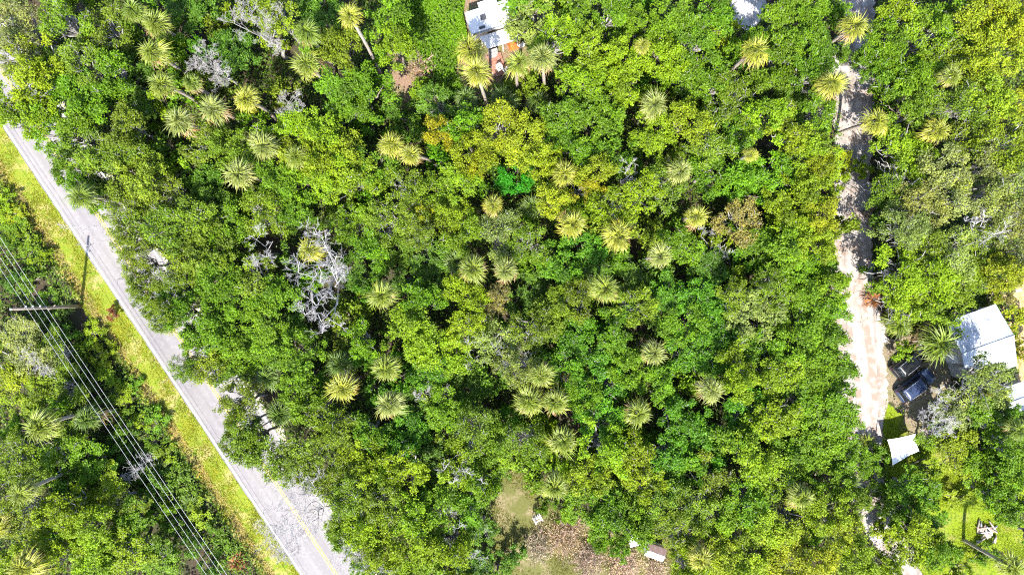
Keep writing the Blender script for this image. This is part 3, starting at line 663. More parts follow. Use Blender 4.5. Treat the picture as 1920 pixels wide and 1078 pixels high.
dead_tree((1790, 445), [(1830, 420, 10, 0.6), (1845, 405, 10.5, 0.5), (1865, 440, 10, 0.9), (1885, 425, 10, 0.8), (1810, 415, 10, 0.4)], 'curved bare limb tree in the pale canopy beyond the lane', 13, 5, 0.22, depth=3)
dead_tree((1760, 770), [(1750, 790, 7, 0.9), (1775, 805, 7, 0.9), (1740, 770, 6.5, 0.7), (1760, 740, 7, 0.7)], 'grey twiggy bare tree below the parked cars', 14, 3.5, 0.14, depth=5)
dead_tree((900, 620), [(880, 645, 8.5, 0.9), (905, 640, 8.5, 0.8), (875, 690, 8, 0.5), (930, 650, 8, 0.8)], 'thin pale-stemmed bare tree in the middle of the wood', 15, 4, 0.1, depth=3)
dead_tree((960, 640), [(955, 690, 8, 0.9), (945, 670, 8, 0.8), (965, 710, 7.5, 0.7), (990, 640, 7.5, 0.8)], 'bluish grey twiggy tree above the merged palms', 16, 4, 0.1, depth=4)
dead_tree((830, 720), [(800, 735, 5.5, 0.9), (835, 740, 5.5, 0.8), (780, 745, 5, 0.6)], 'arching grey brush of bare twigs in a dark gap', 17, 2.5, 0.1, depth=4)
dead_tree((137, 184), [(70, 185, 7.5, 0.8), (85, 205, 7, 0.8), (100, 230, 6.5, 0.8)], 'whitish bare tree where the road vanishes under leaves', 18, 3.5, 0.12, depth=4)
dead_tree((1330, 470), [(1310, 430, 6.5, 0.6), (1335, 440, 6, 0.7), (1350, 465, 5, 0.6), (1365, 475, 5, 0.6)], 'bare leaning stem in the dark gap beside the tan-brown oak', 19, 3, 0.13, depth=3)
dead_tree((90, 690), [(75, 685, 6, 0.8), (50, 665, 6, 0.7), (95, 700, 5, 0.6)], 'bare grey tree under the wires below the pole', 20, 3, 0.1, depth=4)
dead_tree((265, 850), [(255, 880, 3.5, 0.9), (280, 865, 3.5, 0.8), (245, 900, 3, 0.7)], 'low grey tangle of bare brush under the wires', 21, 1.2, 0.07, depth=4)
# dry tan shrubs around the lower clearing
def dry_shrub(u, v, rpx, h, label, seed, leafc):
    r = random.Random(seed); b = P(u, v, h * 0.6); e = empty('dry_shrub', (b.x, b.y, 0)); R = rpx / S
    mb = MB()
    for k in range(16):
        a = k * 2.4; t = math.sqrt((k + .5) / 16)
        d = Vector((math.cos(a) * t, math.sin(a) * t, 1.25 - 0.7 * t)).normalized()
        branch(mb, Vector((0, 0, 0)), d, max(R, h) * 0.62, 0.045, 3, r, 0.05, 0.2, (2, 3), 0.66)
    mb.build('stems', M_BROWNTWIG, e)
    me, tm = r.choice(VAR['shrub']); 
    rg = np.random.default_rng(seed); n = int(2400 * (R / 2.5) ** 2)
    C = rg.normal(0, 1, (n, 3)); C = unit(C) * rg.uniform(0.35, 1.0, (n, 1)); C[:, 2] = np.abs(C[:, 2])
    C *= np.array([R, R, h]); L = rg.uniform(0.10, 0.22, n)
    V, F, sv = leaf_arrays(C, rg.normal(0, 1, (n, 3)), rg.normal(0, .6, (n, 3)) + np.array([0, 0, .8]), L, L * 0.55, 0.2, np.clip(rg.normal(0.5, 0.22, n), 0, 1))
    mobj('crown', np_mesh('crown', V, F, M_LEAF, sv), e, color=(*leafc, 1))
    tag(e, label, 'shrub', 'dry shrubs around the clearing')
dry_shrub(1060, 1010, 46, 2.6, 'largest tan dry shrub at the heart of the lower clearing', 1, (0.42, 0.31, 0.21))
dry_shrub(1010, 1030, 34, 2.0, 'grey-brown dry shrub at the shaded edge of the clearing', 2, (0.36, 0.32, 0.25))
dry_shrub(1105, 1055, 36, 2.0, 'dark twiggy dry shrub at the bottom edge of the photo', 3, (0.34, 0.26, 0.22))
dry_shrub(1170, 1060, 38, 1.8, 'pinkish tan dry shrub at the bottom below the small shed', 4, (0.50, 0.37, 0.29))
dry_shrub(1228, 1066, 30, 1.4, 'pale tan dry shrub just below the small shed', 5, (0.52, 0.42, 0.30))
dry_shrub(1075, 975, 26, 1.6, 'rosy tan dry shrub beside the white chair', 6, (0.46, 0.33, 0.26))
dry_shrub(790, 128, 30, 1.3, 'tan brush heap of dead stems in the trailer yard', 7, (0.42, 0.29, 0.19))

# ------------------------------------------------------------------ utility pole and wires
M_POLE = mat('pole_wood', (0.25, 0.21, 0.17), 0.85, 0.2, noise=[(5, 4, (0.16, 0.13, 0.10), 0.5, 0.66)])
M_STEEL = mat('galvanised_steel', (0.5, 0.5, 0.52), 0.45, 0.5, 0.6)
M_CER = mat('grey_porcelain', (0.6, 0.6, 0.62), 0.3, 0.5)
M_WIRE = mat('aluminium_wire', (0.45, 0.45, 0.46), 0.5, 0.5, 0.2)
pb = P(153, 574); pole = empty('utility_pole', (pb.x, pb.y, 0))
MB().tube([(0, 0, -0.3), (0, 0, 3), (0, 0, 7), (0, 0, 10.75)], [0.19, 0.175, 0.15, 0.12], 12).build('pole', M_POLE, pole, True)
MB().tube([(0, 0, 10.75), (0, 0, 10.85)], [0.125, 0.06], 12).build('pole_cap', M_STEEL, pole)
WIRES = [(9.27, 41, 575), (8.3, 55, 575), (7.24, 68, 575), (5.99, 84, 575)]
wd = Vector((RD.x, -RD.y, 0)).normalized(); wn = Vector((RN.x, -RN.y, 0)).normalized()
for i, (h, u, v) in enumerate(WIRES):
    off = 0.42 if i < 3 else 0.16
    w0 = wn * off
    if i < 3:
        MB().tube([(0, 0, h - 0.25), w0 * 0.6 + Vector((0, 0, h - 0.16)), w0 + Vector((0, 0, h - 0.12))], 0.03, 6).build('bracket', M_STEEL, pole)
        mb = MB(); mb.tube([w0 + Vector((0, 0, h - 0.14)), w0 + Vector((0, 0, h - 0.1)), w0 + Vector((0, 0, h - 0.05)), w0 + Vector((0, 0, h - 0.01))], [0.05, 0.085, 0.085, 0.04], 8)
        mb.build('insulator', M_CER, pole, True)
    else:
        MB().tube([(0, 0, h - 0.03), w0 + Vector((0, 0, h - 0.03))], 0.025, 6).build('bracket', M_STEEL, pole)
    pts = []
    for k in range(-40, 41):
        s = k / 40 * 62; sag = 0.0006 * s * s if abs(s) < 60 else 0.0006 * s * s
        pts.append(Vector((pb.x, pb.y, 0)) + w0 + wd * s + Vector((0, 0, h + 0.012 - min(sag, 1.3) * 0.6)))
    o = MB().tube(pts, 0.014 if i < 3 else 0.017, 5).build('power_wire', M_WIRE, None, True)
    tag(o, ['topmost of the four overhead wires, farthest from the road', 'second overhead wire down from the pole top', 'third overhead wire down from the pole top', 'lowest overhead wire, the one closest to the road'][i], 'wire', 'overhead wires along the road')
MB().box((0.0, 0, 4.9), (0.9, 0.08, 0.1), math.atan2(wn.y, wn.x)).build('crossarm', M_POLE, pole)
tag(pole, 'weathered utility pole carrying four wires beside the grass verge', 'utility pole')

# ------------------------------------------------------------------ travel trailer, awning, deck and things around it
M_WHITE = mat('white_roof_membrane', (0.60, 0.605, 0.62), 0.6, 0.3, noise=[(1.2, 4, (0.52, 0.52, 0.53), 0.5, 0.7), (9, 4, (0.46, 0.45, 0.44), 0.62, 0.75)])
M_WALLW = mat('white_siding', (0.7, 0.7, 0.69), 0.5, 0.4)
M_DARK = mat('dark_plastic', (0.04, 0.042, 0.05), 0.5, 0.4)
M_GREY = mat('grey_plastic', (0.3, 0.31, 0.33), 0.5, 0.4)
def wpix(u, v, h): return P(u, v, h)
RA = math.atan2(30, 94)
a_ = P(872, 26, 3.2); b_ = P(884, 62, 3.2)
ex = Vector((math.cos(RA), math.sin(RA), 0)); ey = Vector((-math.sin(RA), math.cos(RA), 0))
LEN, WID = 7.4, 2.35
cen = (a_ + b_) * 0.5 + ex * LEN / 2; cen.z = 0
t = empty('travel_trailer', cen, RA)
MB().box((0, 0, 1.85), (LEN, WID, 2.5), bev=0.09).build('body', M_WALLW, t)
MB().box((0, 0, 3.13), (LEN + 0.06, WID + 0.06, 0.07), bev=0.03).build('roof', M_WHITE, t)
MB().box((0, WID / 2 + 0.015, 3.11), (LEN + 0.04, 0.05, 0.1)).build('gutter', M_GREY, t); MB().box((0, -WID / 2 - 0.045, 3.1), (LEN + 0.04, 0.05, 0.1)).build('gutter', M_GREY, t)
def on_roof(u, v):
    q = P(u, v, 3.2) - cen; return (q.dot(ex), q.dot(ey))
def roofbox(name, u, v, sx_, sy_, sz_, m, b=0.03):
    x, y = on_roof(u, v); return MB().box((x, y, 3.17 + sz_ / 2), (sx_, sy_, sz_), bev=b).build(name, m, t)
roofbox('roof_hatch', 906, 33, 0.62, 0.62, 0.14, M_DARK); roofbox('roof_vent', 904, 52, 0.66, 0.26, 0.12, M_DARK); roofbox('plumbing_vent', 926, 36, 0.26, 0.22, 0.12, M_GREY)
roofbox('roof_vent', 923, 28, 0.36, 0.14, 0.12, M_GREY); roofbox('plumbing_vent', 880, 30, 0.2, 0.2, 0.1, M_GREY); roofbox('air_conditioner', 950, 26, 1.0, 0.75, 0.3, M_WALLW, 0.08)
x, y = on_roof(909, 5)
so = MB().box((x + .25, WID / 2 + 0.33, 1.95), (1.95, 0.62, 2.0), bev=0.05).build('slide_out', M_WALLW, t)
MB().box((x + .25, WID / 2 + 0.35, 2.98), (2.02, 0.68, 0.05), bev=0.02).build('slide_topper', M_WHITE, so)
MB().tube([(-LEN / 2 + 0.9, -WID / 2 - 0.13, 2.95), (LEN / 2 - 1.6, -WID / 2 - 0.13, 2.95)], 0.07, 10).build('awning_roller', M_GREY, t)
MB().box((-LEN / 2 + 0.35, -WID / 2 - 0.09, 2.95), (0.5, 0.18, 0.2), bev=0.03).build('storage_rack', M_DARK, t)
for s in (-1, 1):
    for q in (-0.45, 0.45):
        w = MB().tube([(q, s * (WID / 2 - 0.28), 0.34), (q, s * (WID / 2 - 0.02), 0.34)], 0.34, 16).build('wheel', M_DARK, t)
for s in (-1, 1): MB().box((LEN / 2 - 1.2 + (s - 1) * 2.0, -WID / 2 - 0.012, 1.95), (0.9, 0.03, 0.6)).build('window', M_DARK, t)
MB().box((0.7, -WID / 2 - 0.014, 1.55), (0.7, 0.03, 1.75)).build('door', M_GREY, t)
MB().tube([(LEN / 2, 0.7, 0.55), (LEN / 2 + 1.1, 0, 0.5)], 0.05, 6).build('hitch', M_DARK, t); MB().tube([(LEN / 2, -0.7, 0.55), (LEN / 2 + 1.1, 0, 0.5)], 0.05, 6).build('hitch', M_DARK, t)
tag(t, 'white travel trailer with dark roof hatches parked among the trees', 'trailer')
# porch awning beside it
h = 2.6; q0, q1, q2, q3 = (P(*c, h) for c in ((899, 70), (966, 48), (973, 73), (914, 91)))
e = empty('porch_awning', (q0 + q1 + q2 + q3) / 4 * Vector((1, 1, 0)) if False else ((q0.x + q2.x) / 2, (q0.y + q2.y) / 2, 0))
o3 = Vector(e.location)
def lerp4(s, t2): return q0.lerp(q1, s).lerp(q3.lerp(q2, s), t2)
for k in range(9):
    mb = MB(); s0, s1 = k / 9 + 0.002, (k + 1) / 9 - 0.002
    vs = []
    for (s, dz) in ((s0, 0.0), (s0 + 0.012, 0.03), (s1 - 0.012, 0.03), (s1, 0.0)):
        for t2 in (0, 1): vs.append(lerp4(s, t2) - o3 + Vector((0, 0, dz - 0.22 * t2)))
    n0 = len(vs); vs += [v - Vector((0, 0, 0.03)) for v in vs]
    fs = [(2 * i, 2 * i + 1, 2 * i + 3, 2 * i + 2) for i in range(3)] + [(n0 + 2 * i, n0 + 2 * i + 2, n0 + 2 * i + 3, n0 + 2 * i + 1) for i in range(3)]
    fs += [(0, 2, 10, 8), (2, 4, 12, 10), (4, 6, 14, 12), (1, 9, 11, 3), (3, 11, 13, 5), (5, 13, 15, 7), (0, 8, 9, 1), (6, 7, 15, 14)]
    mb.add(vs, fs); mb.build('roof_panel', M_WHITE, e)
for (s, t2) in ((0.04, 0.95), (0.96, 0.95), (0.04, 0.08), (0.96, 0.08), (0.5, 0.95)):
    c = lerp4(s, t2) - o3; MB().box((c.x, c.y, 1.15), (0.09, 0.09, 2.3)).build('post', M_WALLW, e)
tag(e, 'white panelled porch awning alongside the trailer', 'awning')
# deck
M_DECK = mat('red_brown_deck', (0.25, 0.12, 0.085), 0.85, 0.2, noise=[(3, 4, (0.36, 0.24, 0.19), 0.5, 0.66)])
dc = P(932, 122, 0.3); e = empty('wooden_deck', (dc.x, dc.y, 0), RA)
for k in range(14): MB().box((-0.75 + k * 0.115 * 1.0, 0, 0.3), (0.10, 2.5, 0.035)).build('plank', M_DECK, e)
for s in (-1, 1): MB().box((-0.02, s * 1.0, 0.14), (1.6, 0.1, 0.27)).build('joist', M_POLE, e)
tag(e, 'small red-brown wooden deck below the trailer awning', 'deck')
M_CONC = mat('grey_concrete', (0.24, 0.235, 0.235), 0.9, 0.2, noise=[(5, 4, (0.32, 0.31, 0.31), 0.5, 0.7)])
for i, (u, v) in enumerate(((925, 95), (926, 101), (924, 107))):
    p = P(u, v, 0.5 - 0.15 * i); o = MB().box((p.x, p.y, (0.62 - 0.15 * i) / 2), (0.95, 0.3, 0.62 - 0.15 * i), RA, bev=0.02).build('porch_step', M_CONC)
    tag(o, ['highest grey porch step next to the awning', 'middle grey porch step by the deck', 'lowest grey porch step by the deck'][i], 'step', 'grey steps at the trailer porch')
M_CHAIR = mat('weathered_white_paint', (0.42, 0.42, 0.45), 0.6, 0.3)
def chair(u, v, h, rz, label, m, group=None, sc_=1.0):
    p = P(u, v, h); e = empty('garden_chair', (p.x, p.y, h), rz, (sc_,) * 3)
    for k in range(3): MB().box((0, -0.17 + k * 0.19, 0.42), (0.5, 0.09, 0.03)).build('seat_slat', m, e)
    for k in range(4): MB().box((-0.19 + k * 0.127, 0.27 + 0.05, 0.72), (0.09, 0.03, 0.6)).build('back_slat', m, e)
    for a in (-0.24, 0.24):
        for b in (-0.22, 0.27): MB().tube([(a, b, 0), (a * 0.95, b, 0.42)], 0.025, 6).build('leg', m, e)
        MB().box((a * 1.1, 0.02, 0.64), (0.07, 0.55, 0.03)).build('armrest', m, e)
        MB().tube([(a * 1.1, -0.22, 0.42), (a * 1.1, -0.22, 0.64)], 0.022, 6).build('arm_post', m, e)
    return tag(e, label, 'chair', group)
chair(937, 131, 0.32, 0.5, 'white chair on the red-brown deck', M_WALLW, None, 1.1)
chair(950, 136, 0.0, 2.2, 'white chair on the soil beside the deck', M_WALLW, None, 1.1)
chair(1008, 968, 0.0, RA + 0.2, 'white slatted chair alone at the edge of the lower clearing', M_CHAIR, None, 1.55)
# orange tarpaulin folded over a stack
M_TARP = mat('orange_tarpaulin', (0.48, 0.13, 0.03), 0.55, 0.3, noise=[(2, 3, (0.36, 0.09, 0.02), 0.5, 0.7)])
def draped(name, c, lx, ly, hz, rz, m, seed, n=12):
    rg = random.Random(seed); mb = MB(); vs = []
    for j in range(n + 1):
        for i in range(n + 1):
            x = (i / n - .5); y = (j / n - .5); d = max(abs(x), abs(y)) * 2
            z = hz * (1 - max(0, d - 0.6) / 0.4 * 0.9) + rg.uniform(-0.05, 0.05) * hz
            vs.append((x * lx, y * ly, max(0.02, z)))
    fs = [(j * (n + 1) + i, j * (n + 1) + i + 1, (j + 1) * (n + 1) + i + 1, (j + 1) * (n + 1) + i) for j in range(n) for i in range(n)]
    mb.add(vs, fs); return mb.build(name, m, None, True, (c.x, c.y, 0), (0, 0, rz))
o = draped('tarpaulin', P(962, 82, 0.7), 1.1, 1.0, 0.75, RA, M_TARP, 3); tag(o, 'orange tarpaulin over a heap beside the awning', 'tarpaulin')
o = draped('dust_sheet', P(979, 82, 0.5), 0.8, 0.5, 0.45, RA + .4, M_WALLW, 4); tag(o, 'white sheet draped over a box beside the orange tarpaulin', 'sheet')

# ------------------------------------------------------------------ house with metal roof, outbuilding, canopy, shed
M_METAL = mat('painted_metal_roof', (0.50, 0.52, 0.55), 0.45, 0.5, 0.2, noise=[(0.9, 5, (0.33, 0.35, 0.39), 0.46, 0.62), (5, 5, (0.26, 0.27, 0.29), 0.54, 0.68)])  # grey mottling: weathering, plus dappled tree shade put into the colour
M_WALLG = mat('grey_block_wall', (0.42, 0.40, 0.37), 0.85, 0.2, noise=[(3, 4, (0.33, 0.31, 0.29), 0.5, 0.7)])
def metal_house(name, loc, rz, lx, ly, eave, rise, label, cat, npan, over=0.3, windows=True):
    """ridge along local x; every roof sheet is a ribbed panel of its own"""
    e = empty(name, loc, rz)
    w = MB(); 
    vs = [(-lx / 2, -ly / 2, 0), (lx / 2, -ly / 2, 0), (lx / 2, ly / 2, 0), (-lx / 2, ly / 2, 0)]
    vs += [(a, b, eave) for (a, b, c) in vs] + [(-lx / 2, 0, eave + rise), (lx / 2, 0, eave + rise)]
    w.add(vs, [(0, 1, 5, 4), (2, 3, 7, 6), (1, 2, 6, 9, 5), (3, 0, 4, 8, 7)]); w.build('wall', M_WALLG, e)
    tot = lx + 2 * over; pw = tot / npan; hy = ly / 2 + over; sl = rise / (ly / 2)
    for s in (-1, 1):
        for k in range(npan):
            x0 = -tot / 2 + k * pw; mb = MB(); vs = []; prof = []
            nr = 4
            for j in range(nr):
                a = x0 + j * pw / nr
                prof += [(a + 0.002, 0.0), (a + pw / nr * 0.62, 0.0), (a + pw / nr * 0.72, 0.032), (a + pw / nr * 0.9, 0.032)]
            prof.append((x0 + pw - 0.004, 0.0))
            for (xx, dz) in prof:
                vs.append((xx, s * 0.03, eave + rise + 0.05 + dz - 0.03 * sl)); vs.append((xx, s * hy, eave + rise - sl * hy + 0.05 + dz))
            n = len(prof)
            fs = [((2 * i, 2 * i + 1, 2 * i + 3, 2 * i + 2) if s < 0 else (2 * i, 2 * i + 2, 2 * i + 3, 2 * i + 1)) for i in range(n - 1)]
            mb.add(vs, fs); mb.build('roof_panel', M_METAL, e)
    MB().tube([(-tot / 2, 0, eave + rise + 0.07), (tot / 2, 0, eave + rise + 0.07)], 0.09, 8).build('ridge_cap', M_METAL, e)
    if windows:
        for s in (-1, 1):
            f = MB().box((s * lx * 0.25, ly / 2 + 0.02, eave * 0.6), (1.0, 0.06, 1.0)).build('window', M_WALLW, e); MB().box((s * lx * 0.25, ly / 2 + 0.055, eave * 0.6), (0.86, 0.02, 0.86)).build('pane', M_DARK, f)
        MB().box((-lx / 2 - 0.02, -ly * 0.15, 1.05), (0.06, 0.95, 2.1)).build('door', M_WALLW, e)
    return tag(e, label, cat)
ha = math.atan2(34, 96); hh = 3.3
k1, k2 = P(1774.5, 604, 3.0), P(1870.5, 570, 3.0); k3 = P(1916, 684, 3.0)
hx = Vector((math.cos(ha), math.sin(ha), 0)); hyv = Vector((-math.sin(ha), math.cos(ha), 0))
lx_ = (k2 - k1).length; ly_ = abs((k3 - k2).dot(hyv)); hc_ = (k1 + k2) * 0.5 - hyv * ly_ / 2; hc_.z = 0
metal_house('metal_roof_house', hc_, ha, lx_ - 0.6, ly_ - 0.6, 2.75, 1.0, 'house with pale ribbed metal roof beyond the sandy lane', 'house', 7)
oc = P(1906, 748, 2.4); oc.z = 0
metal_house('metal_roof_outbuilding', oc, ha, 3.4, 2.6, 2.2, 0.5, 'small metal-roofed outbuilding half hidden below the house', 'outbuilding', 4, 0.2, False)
sh = P(1230, 1036, 2.0); sh.z = 0
M_BROWNROOF = mat('brown_sheet_roof', (0.16, 0.11, 0.10), 0.7, 0.3, noise=[(3, 4, (0.22, 0.16, 0.15), 0.5, 0.7)])
e = empty('garden_shed', sh, -0.36)
MB().box((0, 0, 0.9), (1.9, 1.15, 1.8)).build('wall', M_WALLW, e)
def slab(parent, name, pts, th, m):
    mb = MB(); n = len(pts); mb.add([Vector(p) for p in pts] + [Vector(p) - Vector((0, 0, th)) for p in pts], [tuple(range(n)), tuple(range(2 * n - 1, n - 1, -1))] + [(i, i + n, (i + 1) % n + n, (i + 1) % n) for i in range(n)])
    return mb.build(name, m, parent)
slab(e, 'roof_slope', [(-1.05, 0.02, 2.15), (1.05, 0.02, 2.15), (1.05, 0.72, 1.85), (-1.05, 0.72, 1.85)], 0.05, M_BROWNROOF)
slab(e, 'roof_slope', [(-1.05, -0.72, 1.85), (1.05, -0.72, 1.85), (1.05, -0.02, 2.15), (-1.05, -0.02, 2.15)], 0.05, M_WALLW)
MB().box((0.2, -0.59, 0.85), (0.75, 0.04, 1.6)).build('door', M_GREY, e)
tag(e, 'small shed with one brown and one white roof slope', 'shed')
o = draped('ground_sheet', P(1197, 1010, 0.3), 2.2, 1.6, 0.3, 0.3, M_WALLW, 8); tag(o, 'white sheet glimpsed through leaves beside the small shed', 'sheet')
# low wall by the house
e = empty('garden_wall', P(1875, 548), 0.16)
for k in range(6): MB().box((-1.35 + k * 0.54, 0, 0.55), (0.52, 0.2, 1.1)).build('block_pier', M_WALLG, e)
for k in range(3): MB().box((-1.08 + k * 1.08, 0, 1.14), (1.06, 0.3, 0.08)).build('coping', M_CONC, e)
tag(e, 'short pale garden wall behind the metal-roofed house', 'wall')

# white canopy on four posts
hp = 2.3
cc = [P(1664, 824, hp), P(1716, 813, hp), P(1723, 845, hp), P(1674, 872, hp)]
oc = sum(cc, Vector()) / 4; oc.z = 0; e = empty('shade_canopy', oc)
M_CLOTH = mat('white_canvas', (0.8, 0.8, 0.79), 0.8, 0.2)
n = 14; vs = []; mb = MB()
for j in range(n + 1):
    for i in range(n + 1):
        s, t2 = i / n, j / n
        p = cc[0].lerp(cc[1], s).lerp(cc[3].lerp(cc[2], s), t2) - oc
        ed = math.sin(math.pi * s) * math.sin(math.pi * t2)
        pull = 0.18 * (math.sin(math.pi * s) * abs(2 * t2 - 1) ** 3 + math.sin(math.pi * t2) * abs(2 * s - 1) ** 3)
        p = Vector((p.x * (1 - pull * 0.35), p.y * (1 - pull * 0.35), hp - 0.22 * ed + 0.015 * math.sin(9 * s + 5 * t2)))
        vs.append(p)
m2 = len(vs); vs2 = vs + [v - Vector((0, 0, 0.012)) for v in vs]
fs = []
for j in range(n):
    for i in range(n):
        a = j * (n + 1) + i; fs.append((a, a + n + 1, a + n + 2, a + 1)); fs.append((m2 + a, m2 + a + 1, m2 + a + n + 2, m2 + a + n + 1))
mb.add(vs2, fs); mb.build('canvas', M_CLOTH, e, True)
for c in cc:
    q = (c - oc) * 1.02; MB().tube([(q.x, q.y, -0.05), (q.x, q.y, hp + 0.05)], 0.05, 8).build('post', M_DARK, e)
tag(e, 'bright white four-cornered shade canopy beside the lane', 'canopy')
p = P(1715, 862); o = MB().tube([Vector((0, 0, .09)), Vector((1.0, .42, .13)), Vector((1.9, .75, .1))], [0.08, 0.07, 0.05], 7).build('fallen_log', M_BARK, None, True, (p.x - 0.6, p.y - 0.5, 0)); tag(o, 'dark fallen log on the soil below the white canopy', 'log')
# log heap on the lawn, flagged palm butts
e = empty('log_heap', P(1845, 993)); rr = random.Random(3)
for k in range(26):
    a = rr.uniform(0, 6.28); L = rr.uniform(0.6, 1.5); c = Vector((rr.gauss(0, 0.55), rr.gauss(0, 0.5), 0.1 + 0.3 * rr.random()))
    d = Vector((math.cos(a), math.sin(a), rr.uniform(-0.12, 0.12))) * L / 2
    MB().tube([c - d, c, c + d], [0.09, 0.1, 0.07], 6).build('log', [M_DEAD, M_BROWNTWIG, M_PALMBARK][k % 3], e, True)
tag(e, 'heap of brown and pale cut logs on the bright lawn', 'log heap')

# ------------------------------------------------------------------ cars
M_GLASS = mat('dark_car_glass', (0.012, 0.014, 0.018), 0.06, 0.6)
M_TYRE = mat('tyre_rubber', (0.02, 0.02, 0.02), 0.9, 0.2)
M_LAMP = mat('clear_lamp', (0.7, 0.7, 0.7), 0.15, 0.6)
M_TAIL = mat('red_lamp', (0.16, 0.015, 0.015), 0.2, 0.6)
def car(name, loc, rz, paint, label, L=4.5, Wd=1.82, Hh=1.62):
    e = empty(name, loc, rz)
    def loft(name, secs, m, smooth=True):
        mb = MB(); vs = []; k = len(secs[0][1])
        for (x, prof) in secs: vs += [(x, y, z) for (y, z) in prof]
        fs = [(i * k + j, (i + 1) * k + j, (i + 1) * k + j + 1, i * k + j + 1) for i in range(len(secs) - 1) for j in range(k - 1)]
        fs += [tuple(range(k)), tuple(range(len(vs) - 1, len(vs) - k - 1, -1))]
        mb.add(vs, fs); return mb.build(name, m, e, smooth)
    def lower(w, zt, zb=0.28, crown=0.04):
        return [(-w * .94, zb), (-w, zb + .12), (-w, zt - .2), (-w * .96, zt - .05), (-w * .82, zt), (-w * .4, zt + crown), (0, zt + crown * 1.2), (w * .4, zt + crown), (w * .82, zt), (w * .96, zt - .05), (w, zt - .2), (w, zb + .12), (w * .94, zb)]
    w = Wd / 2
    loft('body', [(-L / 2, lower(w * .80, .80)), (-L / 2 + .10, lower(w * .93, .92)), (-L / 2 + .45, lower(w, .98)), (-.2, lower(w, .97)), (.7, lower(w, .97)), (L / 2 - 1.1, lower(w * .99, .95)), (L / 2 - .55, lower(w * .96, .89)), (L / 2 - .15, lower(w * .86, .78)), (L / 2, lower(w * .70, .66))], paint)
    def cab(wb, wt, zb, zt): return [(-wb, zb), (-wt - .02, zt - .10), (-wt * .86, zt - .01), (-wt * .4, zt + .015), (0, zt + .02), (wt * .4, zt + .015), (wt * .86, zt - .01), (wt + .02, zt - .10), (wb, zb)]
    # the glasshouse, then the painted roof a little above it
    loft('cabin_glass', [(-L / 2 + .12, cab(w * .88, w * .80, .93, 1.0)), (-L / 2 + .55, cab(w * .92, w * .76, .93, Hh - .07)), (.35, cab(w * .92, w * .76, .93, Hh - .06)), (.62, cab(w * .91, w * .76, .93, Hh - .13)), (1.22, cab(w * .88, w * .78, .93, 1.0))], M_GLASS)
    rf = loft('roof', [(-L / 2 + .42, [(-w * .70, Hh - .10), (-w * .4, Hh - .055), (0, Hh - .045), (w * .4, Hh - .055), (w * .70, Hh - .10)]), (-L / 2 + .8, [(-w * .76, Hh - .06), (-w * .4, Hh - .01), (0, Hh), (w * .4, Hh - .01), (w * .76, Hh - .06)]), (.3, [(-w * .76, Hh - .06), (-w * .4, Hh - .01), (0, Hh), (w * .4, Hh - .01), (w * .76, Hh - .06)]), (.55, [(-w * .72, Hh - .12), (-w * .4, Hh - .07), (0, Hh - .06), (w * .4, Hh - .07), (w * .72, Hh - .12)])], paint)
    for s in (-1, 1):
        MB().tube([(-L / 2 + .75, s * w * .68, Hh + .01), (-.6, s * w * .70, Hh + .05), (.2, s * w * .69, Hh + .01)], .022, 6).build('roof_rail', M_STEEL, rf)
        MB().tube([(-L / 2 + .5, s * w * .86, 1.0), (-L / 2 + .62, s * w * .80, Hh - .13)], .045, 6).build('rear_pillar', paint, e)
        MB().tube([(1.2, s * w * .86, 1.0), (.5, s * w * .78, Hh - .12)], .035, 6).build('front_pillar', paint, e)
        MB().tube([(-.35, s * w * .93, .98), (-.38, s * w * .80, Hh - .12)], .035, 6).build('centre_pillar', paint, e)
        MB().box((.95, s * (w + .09), 1.05), (.14, .2, .14), bev=.03).build('mirror', paint, e)
        MB().box((L / 2 - .22, s * w * .62, .72), (.22, .36, .14), bev=.03).build('headlight', M_LAMP, e)
        MB().box((-L / 2 + .08, s * w * .76, .80), (.08, .2, .2), bev=.03).build('taillight', M_TAIL, e)
        for x in (-L / 2 + .85, L / 2 - .9):
            wh = empty('wheel', (x, s * (w - .11), .33)); wh.parent = e
            MB().tube([(0, -.11, 0), (0, .11, 0)], .33, 18).build('tyre', M_TYRE, wh, True)
            MB().tube([(0, s * .10, 0), (0, s * .118, 0)], .2, 14).build('rim', M_STEEL, wh)
    MB().box((-L / 2 + .02, 0, .52), (.14, Wd * .78, .22), bev=.05).build('rear_bumper', M_DARK, e)
    MB().box((L / 2 - .06, 0, .45), (.14, Wd * .66, .2), bev=.05).build('front_bumper', M_DARK, e)
    MB().box((L / 2 - .62, 0, .955), (.02, Wd * .6, .012)).build('hood_seam', M_DARK, e)
    return tag(e, label, 'car', 'cars parked by the lane')
M_BLACKP = mat('black_car_paint', (0.008, 0.009, 0.010), 0.3, 0.4, coat=0.25)
M_BLUEP = mat('dark_blue_car_paint', (0.028, 0.042, 0.09), 0.25, 0.5, coat=0.4)
c1 = P(1707, 677, 0.8); c2 = P(1718, 722, 0.8); c1.z = c2.z = 0
car('parked_car', c1, math.radians(40), M_BLACKP, 'black estate car with roof rails parked nearest the palm', 4.4)
car('parked_car', c2, math.radians(37), M_BLUEP, 'dark blue estate car with sky-reflecting roof below the black car', 4.5)

